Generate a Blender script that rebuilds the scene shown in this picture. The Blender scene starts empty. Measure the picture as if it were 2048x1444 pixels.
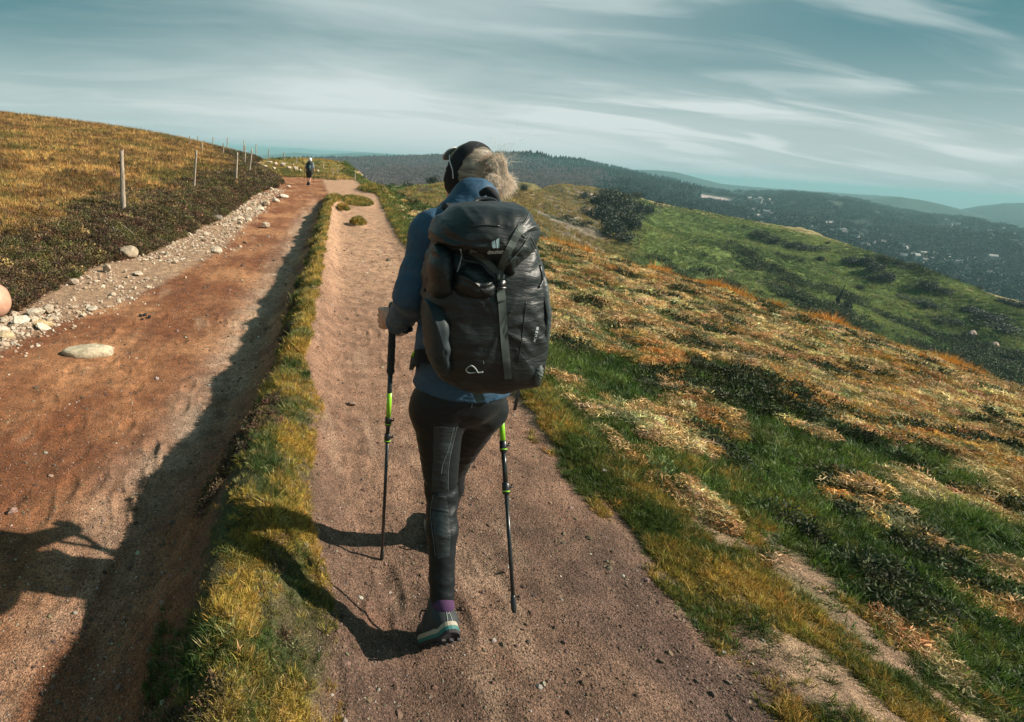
import bpy, bmesh, math, random
import numpy as np
from mathutils import Vector, Matrix, Quaternion
R = math.radians
random.seed(7)
rng = np.random.default_rng(7)
scene = bpy.context.scene
C = scene.collection

# ------------------------------------------------------------------ camera
CAM_H = 1.62
F_PX, PPX, PPY = 1043.0, 595.0, 722.0          # focal length and principal point, in pixels of a 2048 wide frame
PITCH, ROLL = R(22.0), R(3.8)
CAM_ROT = Matrix.Rotation(R(90) - PITCH, 3, 'X') @ Matrix.Rotation(ROLL, 3, 'Z')
cam_d = bpy.data.cameras.new('camera')
cam = bpy.data.objects.new('camera', cam_d)
C.objects.link(cam)
cam.location = (0, 0, CAM_H)
cam.rotation_euler = CAM_ROT.to_euler()
cam_d.sensor_width = 36
cam_d.lens = 36 * F_PX / 2048
cam_d.shift_x = (1024 - PPX) / 2048
cam_d.shift_y = 0
cam_d.clip_start = 0.05
cam_d.clip_end = 60000
scene.camera = cam

# ------------------------------------------------------------------ light
SUN_EL, SUN_AZ = R(36), R(-10)                 # azimuth measured from +X (the right) towards +Y
sun_dir = Vector((math.cos(SUN_EL) * math.cos(SUN_AZ), math.cos(SUN_EL) * math.sin(SUN_AZ), math.sin(SUN_EL)))
sl = bpy.data.lights.new('sun', 'SUN')
sl.energy = 5.0
sl.angle = R(0.5)
sl.color = (1.0, 0.9, 0.76)
so = bpy.data.objects.new('sun', sl)
C.objects.link(so)
so.rotation_euler = sun_dir.to_track_quat('Z', 'Y').to_euler()

world = bpy.data.worlds.new('World')
scene.world = world
world.use_nodes = True
nt = world.node_tree
for n in list(nt.nodes): nt.nodes.remove(n)
def N(t, **k):
    n = nt.nodes.new(t)
    for a, b in k.items(): setattr(n, a, b)
    return n
def LK(a, b): nt.links.new(a, b)
def math_node(op, a, b=None, c=None, clamp=False):
    n = N('ShaderNodeMath', operation=op, use_clamp=clamp)
    for i, v in enumerate((a, b, c)):
        if v is None: continue
        if isinstance(v, (int, float)): n.inputs[i].default_value = v
        else: LK(v, n.inputs[i])
    return n.outputs[0]
def mixc(fac, a, b, mode='MIX'):
    n = N('ShaderNodeMix', data_type='RGBA', blend_type=mode)
    if isinstance(fac, (int, float)): n.inputs[0].default_value = fac
    else: LK(fac, n.inputs[0])
    for i, v in ((6, a), (7, b)):
        if isinstance(v, tuple): n.inputs[i].default_value = (*v[:3], 1)
        else: LK(v, n.inputs[i])
    return n.outputs[2]
def maprange(v, a, b, c=0.0, d=1.0, smooth=True):
    n = N('ShaderNodeMapRange', interpolation_type='SMOOTHSTEP' if smooth else 'LINEAR')
    LK(v, n.inputs[0])
    for i, x in enumerate((a, b, c, d)): n.inputs[1 + i].default_value = x
    return n.outputs[0]
def noise(vec, scale, detail=4, rough=0.5, dist=0.0, lac=2.0):
    n = N('ShaderNodeTexNoise')
    if vec is not None: LK(vec, n.inputs['Vector'])
    n.inputs['Scale'].default_value = scale
    n.inputs['Detail'].default_value = detail
    n.inputs['Roughness'].default_value = rough
    n.inputs['Distortion'].default_value = dist
    n.inputs['Lacunarity'].default_value = lac
    return n
sky = N('ShaderNodeTexSky', sky_type='NISHITA')
sky.sun_disc = False
sky.sun_elevation = SUN_EL
sky.sun_rotation = R(90) - SUN_AZ
sky.altitude = 1200
sky.air_density = 1.0
sky.dust_density = 2.0
tc = N('ShaderNodeTexCoord')
sep = N('ShaderNodeSeparateXYZ'); LK(tc.outputs['Generated'], sep.inputs[0])
zz = math_node('MAXIMUM', sep.outputs[2], 0.0)
den = math_node('ADD', zz, 0.16)
px_ = math_node('DIVIDE', sep.outputs[0], den)
py_ = math_node('DIVIDE', sep.outputs[1], den)
comb = N('ShaderNodeCombineXYZ'); LK(px_, comb.inputs[0]); LK(py_, comb.inputs[1])
mp = N('ShaderNodeMapping'); LK(comb.outputs[0], mp.inputs[0])
mp.inputs['Rotation'].default_value = (0, 0, R(14)); mp.inputs['Scale'].default_value = (0.55, 1.5, 1)
broad = noise(mp.outputs[0], 0.55, 5, 0.55, 0.6)
mp2 = N('ShaderNodeMapping'); LK(comb.outputs[0], mp2.inputs[0])
mp2.inputs['Rotation'].default_value = (0, 0, R(8)); mp2.inputs['Scale'].default_value = (0.8, 2.6, 1); mp2.inputs['Location'].default_value = (3.1, 1.7, 0)
streak = noise(mp2.outputs[0], 1.05, 4, 0.5, 0.6)
# thin high cloud: brighter low down, broken into streaks higher up and to the right
low = maprange(zz, 0.0, 0.19, 1.0, 0.0)
rightw = maprange(sep.outputs[0], 0.20, 0.60)
veil = math_node('MULTIPLY', maprange(math_node('ABSOLUTE', math_node('SUBTRACT', sep.outputs[0], 0.13)), 0.02, 0.62, 1.0, 0.0), maprange(zz, 0.22, 0.65, 1.0, 0.15))
a1 = maprange(broad.outputs[0], 0.30, 0.66, 0.45, 1.0)
a2 = maprange(streak.outputs[0], 0.43, 0.68)
stk = math_node('MULTIPLY', a2, math_node('ADD', math_node('MULTIPLY', rightw, 0.42), 0.12))
cover = math_node('ADD', math_node('MULTIPLY', low, 0.74), math_node('MULTIPLY', math_node('MULTIPLY', veil, a1), 0.62))
cover = math_node('ADD', cover, stk)
cover = math_node('MULTIPLY', cover, math_node('ADD', math_node('MULTIPLY', a1, 0.25), 0.78), clamp=True)
S = 10.0   # the Background strength is 0.1, so colours here carry ten times their radiance
base = mixc(1.0, sky.outputs[0], (0.62, 0.92, 0.86), 'MULTIPLY')
sk = mixc(0.85, base, (0.068 * S, 0.165 * S, 0.172 * S))
cloudcol = (0.49 * S, 0.555 * S, 0.55 * S)
out = mixc(cover, sk, cloudcol)
# a teal band of haze lies on the horizon
hz = math_node('POWER', maprange(sep.outputs[2], 0.0, 0.07, 1.0, 0.0, smooth=False), 1.8)
hz = math_node('MULTIPLY', hz, 0.6)
HAZE_SKY = (0.23 * S, 0.355 * S, 0.365 * S)
out = mixc(hz, out, HAZE_SKY)
bg = N('ShaderNodeBackground'); bg.inputs[1].default_value = 0.086
LK(out, bg.inputs[0])
wo = N('ShaderNodeOutputWorld'); LK(bg.outputs[0], wo.inputs[0])

scene.view_settings.view_transform = 'Standard'
scene.view_settings.look = 'None'
scene.view_settings.exposure = 0.66
scene.view_settings.gamma = 1
scene.view_settings.use_curve_mapping = False
scene.cycles.use_denoising = True
scene.cycles.max_bounces = 5
scene.cycles.diffuse_bounces = 2
scene.cycles.glossy_bounces = 2
scene.cycles.transmission_bounces = 3
scene.cycles.volume_bounces = 0
scene.cycles.transparent_max_bounces = 6
scene.cycles.use_adaptive_sampling = True

# ------------------------------------------------------------------ helpers
CAM = Vector((0, 0, CAM_H))
def ray(px, py):
    return (CAM_ROT @ Vector(((px - PPX) / F_PX, -(py - PPY) / F_PX, -1))).normalized()
def P(px, py, Y):
    """Point seen at photo pixel (px, py) at forward distance Y."""
    d = ray(px, py)
    return CAM + d * (Y / d.y)
def PD(px, py, D):
    """Point seen at (px, py) at straight-line distance D."""
    return CAM + ray(px, py) * D
def G(px, py, z=0.0):
    d = ray(px, py)
    return CAM + d * ((z - CAM_H) / d.z)
def tag(o, label=None, cat=None, group=None, kind=None):
    if label: o['label'] = label
    if cat: o['category'] = cat
    if group: o['group'] = group
    if kind: o['kind'] = kind
    return o
def empty(name, loc=(0, 0, 0), rz=0.0):
    o = bpy.data.objects.new(name, None)
    C.objects.link(o)
    o.location = loc
    o.rotation_euler = (0, 0, rz)
    o.empty_display_size = 0.1
    return o
def world_matrix(o):
    M = Matrix.LocRotScale(o.location, o.rotation_euler, o.scale)
    if o.parent is not None: M = world_matrix(o.parent) @ o.matrix_parent_inverse @ M
    return M
def child_of(o, parent):
    o.parent = parent
    if parent is not None: o.matrix_parent_inverse = world_matrix(parent).inverted()
    return o
def mesh_obj(name, verts, faces, mat=None, parent=None, smooth=True, attrs=None):
    me = bpy.data.meshes.new(name)
    if isinstance(verts, np.ndarray) and isinstance(faces, np.ndarray):
        k = faces.shape[1]
        me.vertices.add(len(verts)); me.vertices.foreach_set('co', np.ascontiguousarray(verts, dtype=np.float32).ravel())
        me.loops.add(faces.size); me.loops.foreach_set('vertex_index', np.ascontiguousarray(faces, dtype=np.int32).ravel())
        me.polygons.add(len(faces)); me.polygons.foreach_set('loop_start', np.arange(0, faces.size, k, dtype=np.int32))
        me.update(calc_edges=True)
    else:
        me.from_pydata([tuple(v) for v in verts], [], [tuple(f) for f in faces])
        me.validate(); me.update()
    if smooth: me.shade_smooth()
    if attrs:
        for an, (ty, data) in attrs.items():
            a = me.attributes.new(an, ty, 'POINT')
            if ty == 'FLOAT': a.data.foreach_set('value', np.asarray(data, np.float32).ravel())
            elif ty == 'FLOAT_COLOR': a.data.foreach_set('color', np.asarray(data, np.float32).ravel())
            elif ty == 'FLOAT_VECTOR': a.data.foreach_set('vector', np.asarray(data, np.float32).ravel())
            elif ty == 'INT': a.data.foreach_set('value', np.asarray(data, np.int32).ravel())
    if mat is not None: me.materials.append(mat)
    o = bpy.data.objects.new(name, me)
    C.objects.link(o)
    if parent is not None: child_of(o, parent)
    return o

# vectorised gradient noise
_perm = np.random.default_rng(11).permutation(512).astype(np.int64)
_perm = np.concatenate([_perm, _perm])
_g2 = np.stack([np.cos(np.arange(512) * 2.399), np.sin(np.arange(512) * 2.399)], 1)
def pn(x, y):
    x = np.asarray(x, float); y = np.asarray(y, float)
    xi = np.floor(x).astype(np.int64); yi = np.floor(y).astype(np.int64)
    xf = x - xi; yf = y - yi
    u = xf * xf * xf * (xf * (xf * 6 - 15) + 10); v = yf * yf * yf * (yf * (yf * 6 - 15) + 10)
    def g(ix, iy, dx, dy):
        h = _perm[(_perm[ix & 511] + iy) & 511]
        gg = _g2[h]
        return gg[..., 0] * dx + gg[..., 1] * dy
    a = g(xi, yi, xf, yf); b = g(xi + 1, yi, xf - 1, yf)
    c = g(xi, yi + 1, xf, yf - 1); d = g(xi + 1, yi + 1, xf - 1, yf - 1)
    return ((a * (1 - u) + b * u) * (1 - v) + (c * (1 - u) + d * u) * v) * 1.5
def fbm(x, y, o=4, gain=0.5):
    s = 0; a = 1.0; t = 0
    for i in range(o):
        s = s + a * pn(x * 2 ** i + 17.3 * i, y * 2 ** i - 9.1 * i); t += a; a *= gain
    return s / t
def sst(x, a, b):
    t = np.clip((x - a) / (b - a), 0, 1)
    return t * t * (3 - 2 * t)
def lerp(a, b, t): return a + (b - a) * t
def lerpc(a, b, t): return a + (b - a) * t[..., None]

# ------------------------------------------------------------------ shape of the near ground
TZ = -0.27      # the wide left-hand trail lies this much lower than the right-hand path
def poly(pts, z):
    w = [G(px, py, z) for px, py in pts]
    w.sort(key=lambda v: v.y)
    ys = np.array([v.y for v in w]); xs = np.array([v.x for v in w])
    return ys, xs
def line(pts, z, near=None, far=None):
    ys, xs = poly(pts, z)
    def f(y):
        r = np.interp(y, ys, xs)
        s0 = (xs[1] - xs[0]) / (ys[1] - ys[0]) * 0.5
        return r + np.where(y < ys[0], (y - ys[0]) * s0, 0)
    return f
xA = line([(-420, 900), (-200, 730), (-60, 668), (60, 604), (120, 566), (180, 535), (290, 508), (420, 447), (500, 402), (548, 386), (564, 375), (552, 363), (530, 353), (505, 345)], TZ)
xA2 = line([(-300, 940), (-120, 780), (0, 705), (110, 648), (230, 612), (330, 562), (440, 502), (500, 442), (565, 392), (585, 380)], TZ)   # inner edge of the rubble strip
xB = line([(330, 1600), (350, 1444), (385, 1200), (425, 1100), (435, 1010), (478, 900), (542, 810), (580, 700), (598, 610), (632, 500), (647, 420), (662, 402)], -0.02)     # left limit of the grass on the ridge
xC = line([(640, 1600), (645, 1444), (655, 1250), (600, 1080), (612, 950), (628, 830), (600, 770), (608, 690), (630, 600), (645, 500), (660, 420), (680, 402)], 0.0)    # right limit of the grass on the ridge
xD = line([(1820, 1600), (1650, 1444), (1425, 1190), (1255, 1015), (1190, 950), (1115, 880), (1060, 810), (985, 720), (900, 600), (800, 475), (772, 420), (762, 396)], 0.0)  # right edge of the right-hand path

def height(x, y, detail=True):
    x = np.asarray(x, float); y = np.asarray(y, float)
    yy = np.maximum(y, -4)
    a, b, c, d = xA(yy), xB(yy), xC(yy), xD(yy)
    far = sst(y, 15, 24)                                    # ridge dies out where the two ways join
    wob = 0.10 * fbm(x * 1.3 + 5, y * 1.3, 3)
    z = np.zeros_like(x)
    # ridge with its steep left face
    crest = 0.5 * (b + c)
    up = sst(x + wob, b - 0.42, b + 0.12)                   # 0 on the left trail, 1 on the ridge
    tz = TZ * (1 - far) + (-0.05) * far
    z = lerp(tz, 0.0, up)
    hump = np.exp(-((x - (b + 0.16)) / 0.22) ** 2) * (1 - far)
    z = z + (0.125 + 0.09 * fbm(x * 2.2, y * 1.1 + 4, 3)) * hump * sst(y, -2, 0.5)
    wide = np.maximum(c - b, 0.3)
    mid = np.exp(-((x - (c - 0.10)) / (0.30)) ** 2) * (1 - far)
    z = z + 0.05 * mid
    # path slightly dished
    pm = sst(x, c, c + 0.3) * (1 - sst(x, d - 0.4, d))
    z = z - 0.035 * pm * (1 - far)
    # slope on the right
    e = np.maximum(x - d, 0)
    es = np.maximum(x - np.maximum(d, 1.0), 0)
    z = z - 0.112 * e - 0.0046 * es ** 2
    z = z - 0.0055 * np.maximum(y - 13, 0) ** 2 * sst(e, 0.3, 7) * sst(y, 10, 16)
    z = z + 0.05 * np.exp(-((x - d - 0.12) / 0.16) ** 2) * sst(y, 0, 1)
    z = z + (0.10 * fbm(x * 0.5, y * 0.5 + 8, 3) + 0.09 * fbm(x * 1.7 + 3, y * 1.7, 3)) * sst(e, 0.2, 2.2)
    z = z - 0.09 * np.exp(-((x - d - 0.05) / 0.22) ** 2) * np.exp(-((y - 2.0) / 0.8) ** 2)
    # bank and hill on the left
    g = np.maximum(a - x, 0)
    z = z + (0.30 * sst(g, 0, 1.1) * (1 - 0.4 * far) + 0.02 * g * sst(y, 2, 8))
    ramp = np.clip(yy / 46, 0, 1) ** 1.5
    z = z + 2.25 * (1 - np.exp(-g / 7.0)) * ramp
    z = z + (0.10 * fbm(x * 0.8 + 1, y * 0.8 + 2, 3) + 0.05 * fbm(x * 2.4 + 1, y * 2.4, 2)) * sst(g, 0.05, 1.0)
    # the hill turns over and falls away behind
    z = z - 0.0030 * np.maximum(y - 47, 0) ** 2 * sst(x, -60, -8) - 0.0008 * np.maximum(y - 60, 0) ** 2
    z = z - 0.0035 * np.maximum(-x - 40, 0) ** 2
    # a knoll beyond the walker
    kx, ky = P(655, 340, 52).x, 52
    z = z + 0.85 * np.exp(-((x - kx) / 3.4) ** 2 - ((y - ky) / 6) ** 2)
    kx2 = P(560, 330, 50).x
    z = z + 0.75 * np.exp(-((x - kx2) / 3.2) ** 2 - ((y - 50) / 4.5) ** 2)
    z = z + 0.04 * fbm(x * 0.35, y * 0.35, 3) * (1 - pm)
    if detail:
        trail = (1 - up) * sst(x, a - 0.1, a + 0.4) 
        z = z + 0.010 * fbm(x * 3.0, y * 1.0, 4) * np.maximum(trail, pm) + 0.009 * fbm(x * 8, y * 6, 3)
        for (qx, qy, qa) in DENTS:                           # scuffs and footprints
            u_ = (x - qx) * math.cos(qa) - (y - qy) * math.sin(qa); v_ = (x - qx) * math.sin(qa) + (y - qy) * math.cos(qa)
            q = (u_ / .045) ** 2 + (v_ / .12) ** 2
            z = z - .011 * np.exp(-q * q) + .006 * np.exp(-((np.sqrt(q) - 1.35) / .3) ** 2)
        # runnels beside the ridge
        z = z + 0.02 * fbm(x * 7.0, y * 1.2 + 3, 3) * np.exp(-((x - (b - 0.42)) / 0.25) ** 2)
        z = z + 0.02 * fbm(x * 6.0, y * 3.0 + 3, 3) * np.exp(-((x - (c + 0.2)) / 0.25) ** 2)
    # turf islands where the ways join
    for (ix, iy, rx, ry, h) in ISLES:
        q = ((x - ix) / rx) ** 2 + ((y - iy) / ry) ** 2
        z = z + h * np.exp(-q * q * 0.9)
    return z
ISLES = []
DENTS = [(float(rng.uniform(-2.0, 1.2)), float(rng.uniform(1.0, 6.0)), float(rng.normal(0, .25))) for _ in range(90)]
for (px, py, rx, ry, h) in [(716, 448, 0.17, 0.35, 0.16), (686, 420, 0.16, 0.35, 0.16), (712, 405, 0.55, 1.6, 0.14), (752, 384, 0.8, 2.2, 0.22), (664, 402, 0.3, 1.5, 0.10)]:
    w_ = G(px, py, 0.0); ISLES.append((w_.x, w_.y, rx, ry, h))
def hz_(x, y): return float(height(np.array([x]), np.array([y]))[0])
def hit(px, py, rmax=140, off=0.0):
    """Where the view ray through a photo pixel meets the near ground."""
    d = ray(px, py)
    t = np.geomspace(0.6, rmax, 1400)
    x = d.x * t; y = d.y * t; z = CAM_H + d.z * t
    k = np.nonzero(z < height(x, y) + off)[0]
    if len(k) == 0: return None
    i = k[0]
    return Vector((x[i], y[i], hz_(x[i], y[i])))

# ground colours (albedo)
def ground_colour(x, y):
    a, b, c, d = xA(y), xB(y), xC(y), xD(y)
    n1 = fbm(x * 0.9, y * 0.9, 4); n2 = fbm(x * 3.1 + 7, y * 3.1, 4); n3 = fbm(x * 12, y * 12 + 3, 3)
    far = sst(y, 15, 24)
    A = lambda *v: np.array(v)
    trail = lerpc(A(.235, .088, .038), A(.47, .225, .105), sst(n1 + 0.6 * fbm(x * 2.4, y * 0.7, 4), -0.35, 0.55))
    # pale streaks running along the trail
    trail = lerpc(trail, A(.56, .37, .225) + 0 * trail, 0.55 * sst(fbm(x * 2.6 + 11, y * 0.8, 4), 0.22, 0.55))
    sand = np.zeros_like(trail) + A(.50, .36, .26)
    trail = lerpc(trail, sand, 0.85 * np.exp(-((x - (b - 0.55)) / 0.25) ** 2) * (0.6 + 0.4 * sst(n2, -0.3, 0.3)) * (1 - far))
    wear = fbm(x * 4.5, y * 0.9 + 7, 3)
    pathc = lerpc(A(.145, .088, .062), A(.25, .150, .102), sst(n1 + 0.4 * n2, -0.4, 0.5))  # darker near the camera: earth tone plus vignette darkening put into the colour
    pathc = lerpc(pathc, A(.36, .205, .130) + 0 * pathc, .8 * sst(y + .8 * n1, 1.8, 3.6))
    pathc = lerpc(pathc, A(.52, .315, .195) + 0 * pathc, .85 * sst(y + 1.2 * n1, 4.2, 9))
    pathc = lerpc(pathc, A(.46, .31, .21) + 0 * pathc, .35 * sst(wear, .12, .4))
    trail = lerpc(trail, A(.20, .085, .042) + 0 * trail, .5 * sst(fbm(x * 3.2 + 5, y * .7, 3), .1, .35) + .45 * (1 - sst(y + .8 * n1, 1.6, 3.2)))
    pathc = lerpc(pathc, A(.20, .10, .065) + 0 * pathc, 0.5 * sst(n2, 0.1, 0.5))
    # darker grit on the path towards the lower right
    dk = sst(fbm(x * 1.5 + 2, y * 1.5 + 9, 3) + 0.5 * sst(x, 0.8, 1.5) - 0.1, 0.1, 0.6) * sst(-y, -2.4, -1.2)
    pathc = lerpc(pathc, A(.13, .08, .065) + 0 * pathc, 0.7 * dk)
    edge = x + 0.09 * n2 + 0.04 * n3
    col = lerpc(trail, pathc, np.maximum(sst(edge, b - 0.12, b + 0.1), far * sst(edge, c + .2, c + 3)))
    soil = np.zeros_like(col) + A(.085, .060, .032)
    ridge = sst(edge, b, b + 0.06) * (1 - sst(edge, c - 0.06, c + 0.04)) * (1 - far)
    ridgec = lerpc(A(.10, .085, .035), A(.055, .075, .022), sst(n2, -0.2, 0.2))
    col = lerpc(col, ridgec, 0.9 * ridge)
    # right slope
    e = edge - d
    on = sst(e + 0.10 * n1, -0.03, 0.08)
    w = slope_mix(x, y)
    dry = lerpc(A(.40, .22, .085), A(.52, .33, .16), sst(n2, -0.3, 0.3))
    grn = lerpc(A(.045, .075, .016), A(.10, .155, .035), sst(n2 + n1, -0.4, 0.4))
    sl_ = lerpc(grn, dry, w)
    sl_ = lerpc(sl_, soil * 0.8, 0.55 * sst(fbm(x * 2.0 + 31, y * 2.0, 3), 0.15, 0.42))
    sl_ = lerpc(sl_, lerpc(A(.40, .25, .165), A(.20, .15, .06), sst(fbm(x * 2.6 + 4, y * 2.6, 3) + .3 * n3, -.1, .25)), bare(x, y))
    col = lerpc(col, sl_, on)
    # left bank and hill
    g = a - edge
    hon = sst(g, -0.03, 0.12)
    heath = lerpc(A(.13, .070, .040), A(.085, .085, .030), sst(n2, -0.3, 0.3))
    gold = lerpc(A(.40, .22, .055), A(.22, .12, .035), sst(n1, -0.3, 0.4))
    gold = lerpc(gold, A(.15, .15, .035) + 0 * gold, sst(fbm(x * 0.45 + 9, y * 0.45, 3), 0.05, 0.4) * 0.6)
    hc = lerpc(heath, gold, gold_mix(x, y))
    col = lerpc(col, hc, hon)
    # rubble strip: dusty
    rub = sst(edge, a - 0.05, a + 0.05) * (1 - sst(edge, xA2(y) - 0.1, xA2(y) + 0.1))
    col = lerpc(col, A(.42, .29, .19) + 0 * col, 0.75 * rub * (1 - far))
    # bare pale ground among the rocks far left
    for (qx, qy, rx, ry) in PATCHES:
        q = ((x - qx) / rx) ** 2 + ((y - qy) / ry) ** 2 + 0.5 * n2
        col = lerpc(col, A(.60, .43, .28) + 0 * col, 1 - sst(q, 0.6, 1.1))
    for (ix, iy, rx, ry, h) in ISLES:
        q = ((x - ix) / rx) ** 2 + ((y - iy) / ry) ** 2 + 0.4 * n2
        col = lerpc(col, A(.16, .16, .05) + 0 * col, 1 - sst(q, 0.6, 1.1))
    # ground beyond the walker: turf
    tf = sst(y + 3 * n1, 36, 40) * sst(edge, a, a + 1)
    col = lerpc(col, lerpc(A(.30, .23, .07), A(.13, .15, .04), sst(n1, -.2, .3)), tf)
    col = col * (1 + 0.22 * n3)[..., None]
    return np.clip(col, 0.008, 0.8)
def slope_mix(x, y):
    """1 where the right slope is dry bracken, 0 where it is green."""
    d = xD(y); e = x - d
    r = np.hypot(x, y)
    cl = fbm(x * 1.15 + 2.3, y * 1.15 + 1.1, 4); br = fbm(x * .4 + 7, y * .4, 3)
    zone = sst(r + 1.8 * br - .05 * e, 4.2, 9.0)                       # green and patchy close by, mostly dry beyond
    w = sst(cl + .35 * br - .17 + .50 * zone, -.12, .14)
    g2 = np.exp(-((e - 0.4) / 0.5) ** 2) * sst(y, 4, 6)
    g3 = sst(y, 6, 10) * (1 - sst(e - (.6 + .22 * np.maximum(y - 6, 0)) + .8 * fbm(x * .6, y * .4, 2), -.6, .8))
    g4 = sst(fbm(x * .28 + 20, y * .28 + 4, 2) + .25 * sst(y, 8, 20) * sst(e, 8, 12), .22, .40)
    w = w * (1 - .6 * g2) * (1 - .92 * g3) * (1 - .8 * g4)
    return np.clip(w + 0.35 * np.exp(-((e - 0.1) / 0.25) ** 2) * sst(y, 1.5, 2.0), 0, 1)
def bare(x, y):
    d = xD(y); e = x - d
    t = np.exp(-((e - 0.62 + 0.1 * fbm(x, y, 2)) / 0.13) ** 2) * sst(-y, -3.2, -2.0)
    t2 = sst(fbm(x * 1.6 + 8, y * 1.6, 3), -.15, 0.12) * np.exp(-((e - 0.1) / 0.45) ** 2) * sst(-y, -3.2, -2.2)
    t3 = (1 - sst(e + .15 * fbm(x * 3, y * 3, 2), .35, .75)) * (1 - sst(y, 2.1, 2.8))
    return np.clip(np.maximum(0.8 * t + 0.7 * t2, .85 * t3), 0, 1)
def gold_mix(x, y):
    g = xA(y) - x
    return sst(g - (1.3 + 0.035 * y) - 1.6 * fbm(x * 0.5, y * 0.5, 3), -0.5, 1.2)
PATCHES = []
for (px, py, Y, rx, ry) in [(500, 322, 46, 2.0, 3.5), (560, 333, 46, 1.6, 2.0), (600, 345, 44, 1.2, 1.5)]:
    w_ = P(px, py, Y); PATCHES.append((w_.x, w_.y, rx, ry))
# ------------------------------------------------------------------ materials
def new_mat(name):
    m = bpy.data.materials.new(name)
    m.use_nodes = True
    for n in list(m.node_tree.nodes): m.node_tree.nodes.remove(n)
    return m
class NT:
    """Small helper for building node trees."""
    def __init__(s, name):
        s.m = new_mat(name); s.t = s.m.node_tree
        s.out = s.t.nodes.new('ShaderNodeOutputMaterial')
        s.b = s.t.nodes.new('ShaderNodeBsdfPrincipled')
        s.t.links.new(s.b.outputs[0], s.out.inputs[0])
    def n(s, t, **k):
        n = s.t.nodes.new(t)
        for a, b in k.items(): setattr(n, a, b)
        return n
    def l(s, a, b): s.t.links.new(a, b)
    def set(s, **k):
        for a, v in k.items():
            i = s.b.inputs[a.replace('_', ' ')]
            if isinstance(v, (int, float, tuple)):
                i.default_value = (*v, 1) if isinstance(v, tuple) and len(v) == 3 and i.type == 'RGBA' else v
            else: s.l(v, i)
        return s
    def attr(s, name, ty='GEOMETRY', out='Color'):
        a = s.n('ShaderNodeAttribute', attribute_name=name, attribute_type=ty)
        return a.outputs[out]
    def obj(s):
        return s.n('ShaderNodeTexCoord').outputs['Object']
    def noise(s, scale, detail=4, rough=0.55, vec=None, dist=0.0):
        n = s.n('ShaderNodeTexNoise')
        s.l(vec if vec is not None else s.obj(), n.inputs['Vector'])
        n.inputs['Scale'].default_value = scale; n.inputs['Detail'].default_value = detail
        n.inputs['Roughness'].default_value = rough; n.inputs['Distortion'].default_value = dist
        return n.outputs[0]
    def vor(s, scale, vec=None, feature='F1', out='Distance'):
        n = s.n('ShaderNodeTexVoronoi', feature=feature)
        s.l(vec if vec is not None else s.obj(), n.inputs['Vector'])
        n.inputs['Scale'].default_value = scale
        return n.outputs[out]
    def scaled(s, sc, rot=(0, 0, 0), vec=None):
        n = s.n('ShaderNodeMapping'); s.l(vec if vec is not None else s.obj(), n.inputs[0])
        n.inputs['Scale'].default_value = sc; n.inputs['Rotation'].default_value = rot
        return n.outputs[0]
    def mr(s, v, a, b, c=0.0, d=1.0):
        n = s.n('ShaderNodeMapRange', interpolation_type='SMOOTHSTEP'); s.l(v, n.inputs[0])
        for i, x in enumerate((a, b, c, d)): n.inputs[1 + i].default_value = x
        return n.outputs[0]
    def math(s, op, a, b=None, clamp=False):
        n = s.n('ShaderNodeMath', operation=op, use_clamp=clamp)
        for i, v in enumerate((a, b)):
            if v is None: continue
            if isinstance(v, (int, float)): n.inputs[i].default_value = v
            else: s.l(v, n.inputs[i])
        return n.outputs[0]
    def mix(s, fac, a, b, mode='MIX'):
        n = s.n('ShaderNodeMix', data_type='RGBA', blend_type=mode)
        if isinstance(fac, (int, float)): n.inputs[0].default_value = fac
        else: s.l(fac, n.inputs[0])
        for i, v in ((6, a), (7, b)):
            if isinstance(v, tuple): n.inputs[i].default_value = (*v[:3], 1)
            else: s.l(v, n.inputs[i])
        return n.outputs[2]
    def bump(s, h, strength=0.5, dist=0.01, normal=None):
        n = s.n('ShaderNodeBump'); n.inputs['Strength'].default_value = strength; n.inputs['Distance'].default_value = dist
        s.l(h, n.inputs['Height'])
        if normal is not None: s.l(normal, n.inputs['Normal'])
        return n.outputs[0]

def ground_material():
    s = NT('ground')
    c = s.attr('col')
    grit = s.mr(s.noise(120, 3, 0.7), 0.34, 0.66, 0.52, 1.55)
    grit2 = s.mr(s.vor(230), 0.1, 0.5, 1.45, 0.78)
    mid = s.mr(s.noise(7, 6, 0.7), 0.3, 0.7, 0.68, 1.3)
    v = s.math('MULTIPLY', s.math('MULTIPLY', grit, grit2), mid)
    comb = s.n('ShaderNodeCombineColor'); [s.l(v, comb.inputs[i]) for i in range(3)]
    c2 = s.mix(1.0, c, comb.outputs[0], 'MULTIPLY')
    h = s.math('ADD', s.noise(80, 5, 0.75), s.math('MULTIPLY', s.vor(150), -0.6))
    h2 = s.noise(14, 6, 0.7)
    nb = s.bump(h2, 0.8, 0.03)
    nb = s.bump(h, 0.95, 0.009, nb)
    s.set(Base_Color=c2, Roughness=0.92, Normal=nb)
    s.b.inputs['Specular IOR Level'].default_value = 0.25
    return s.m

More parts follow.
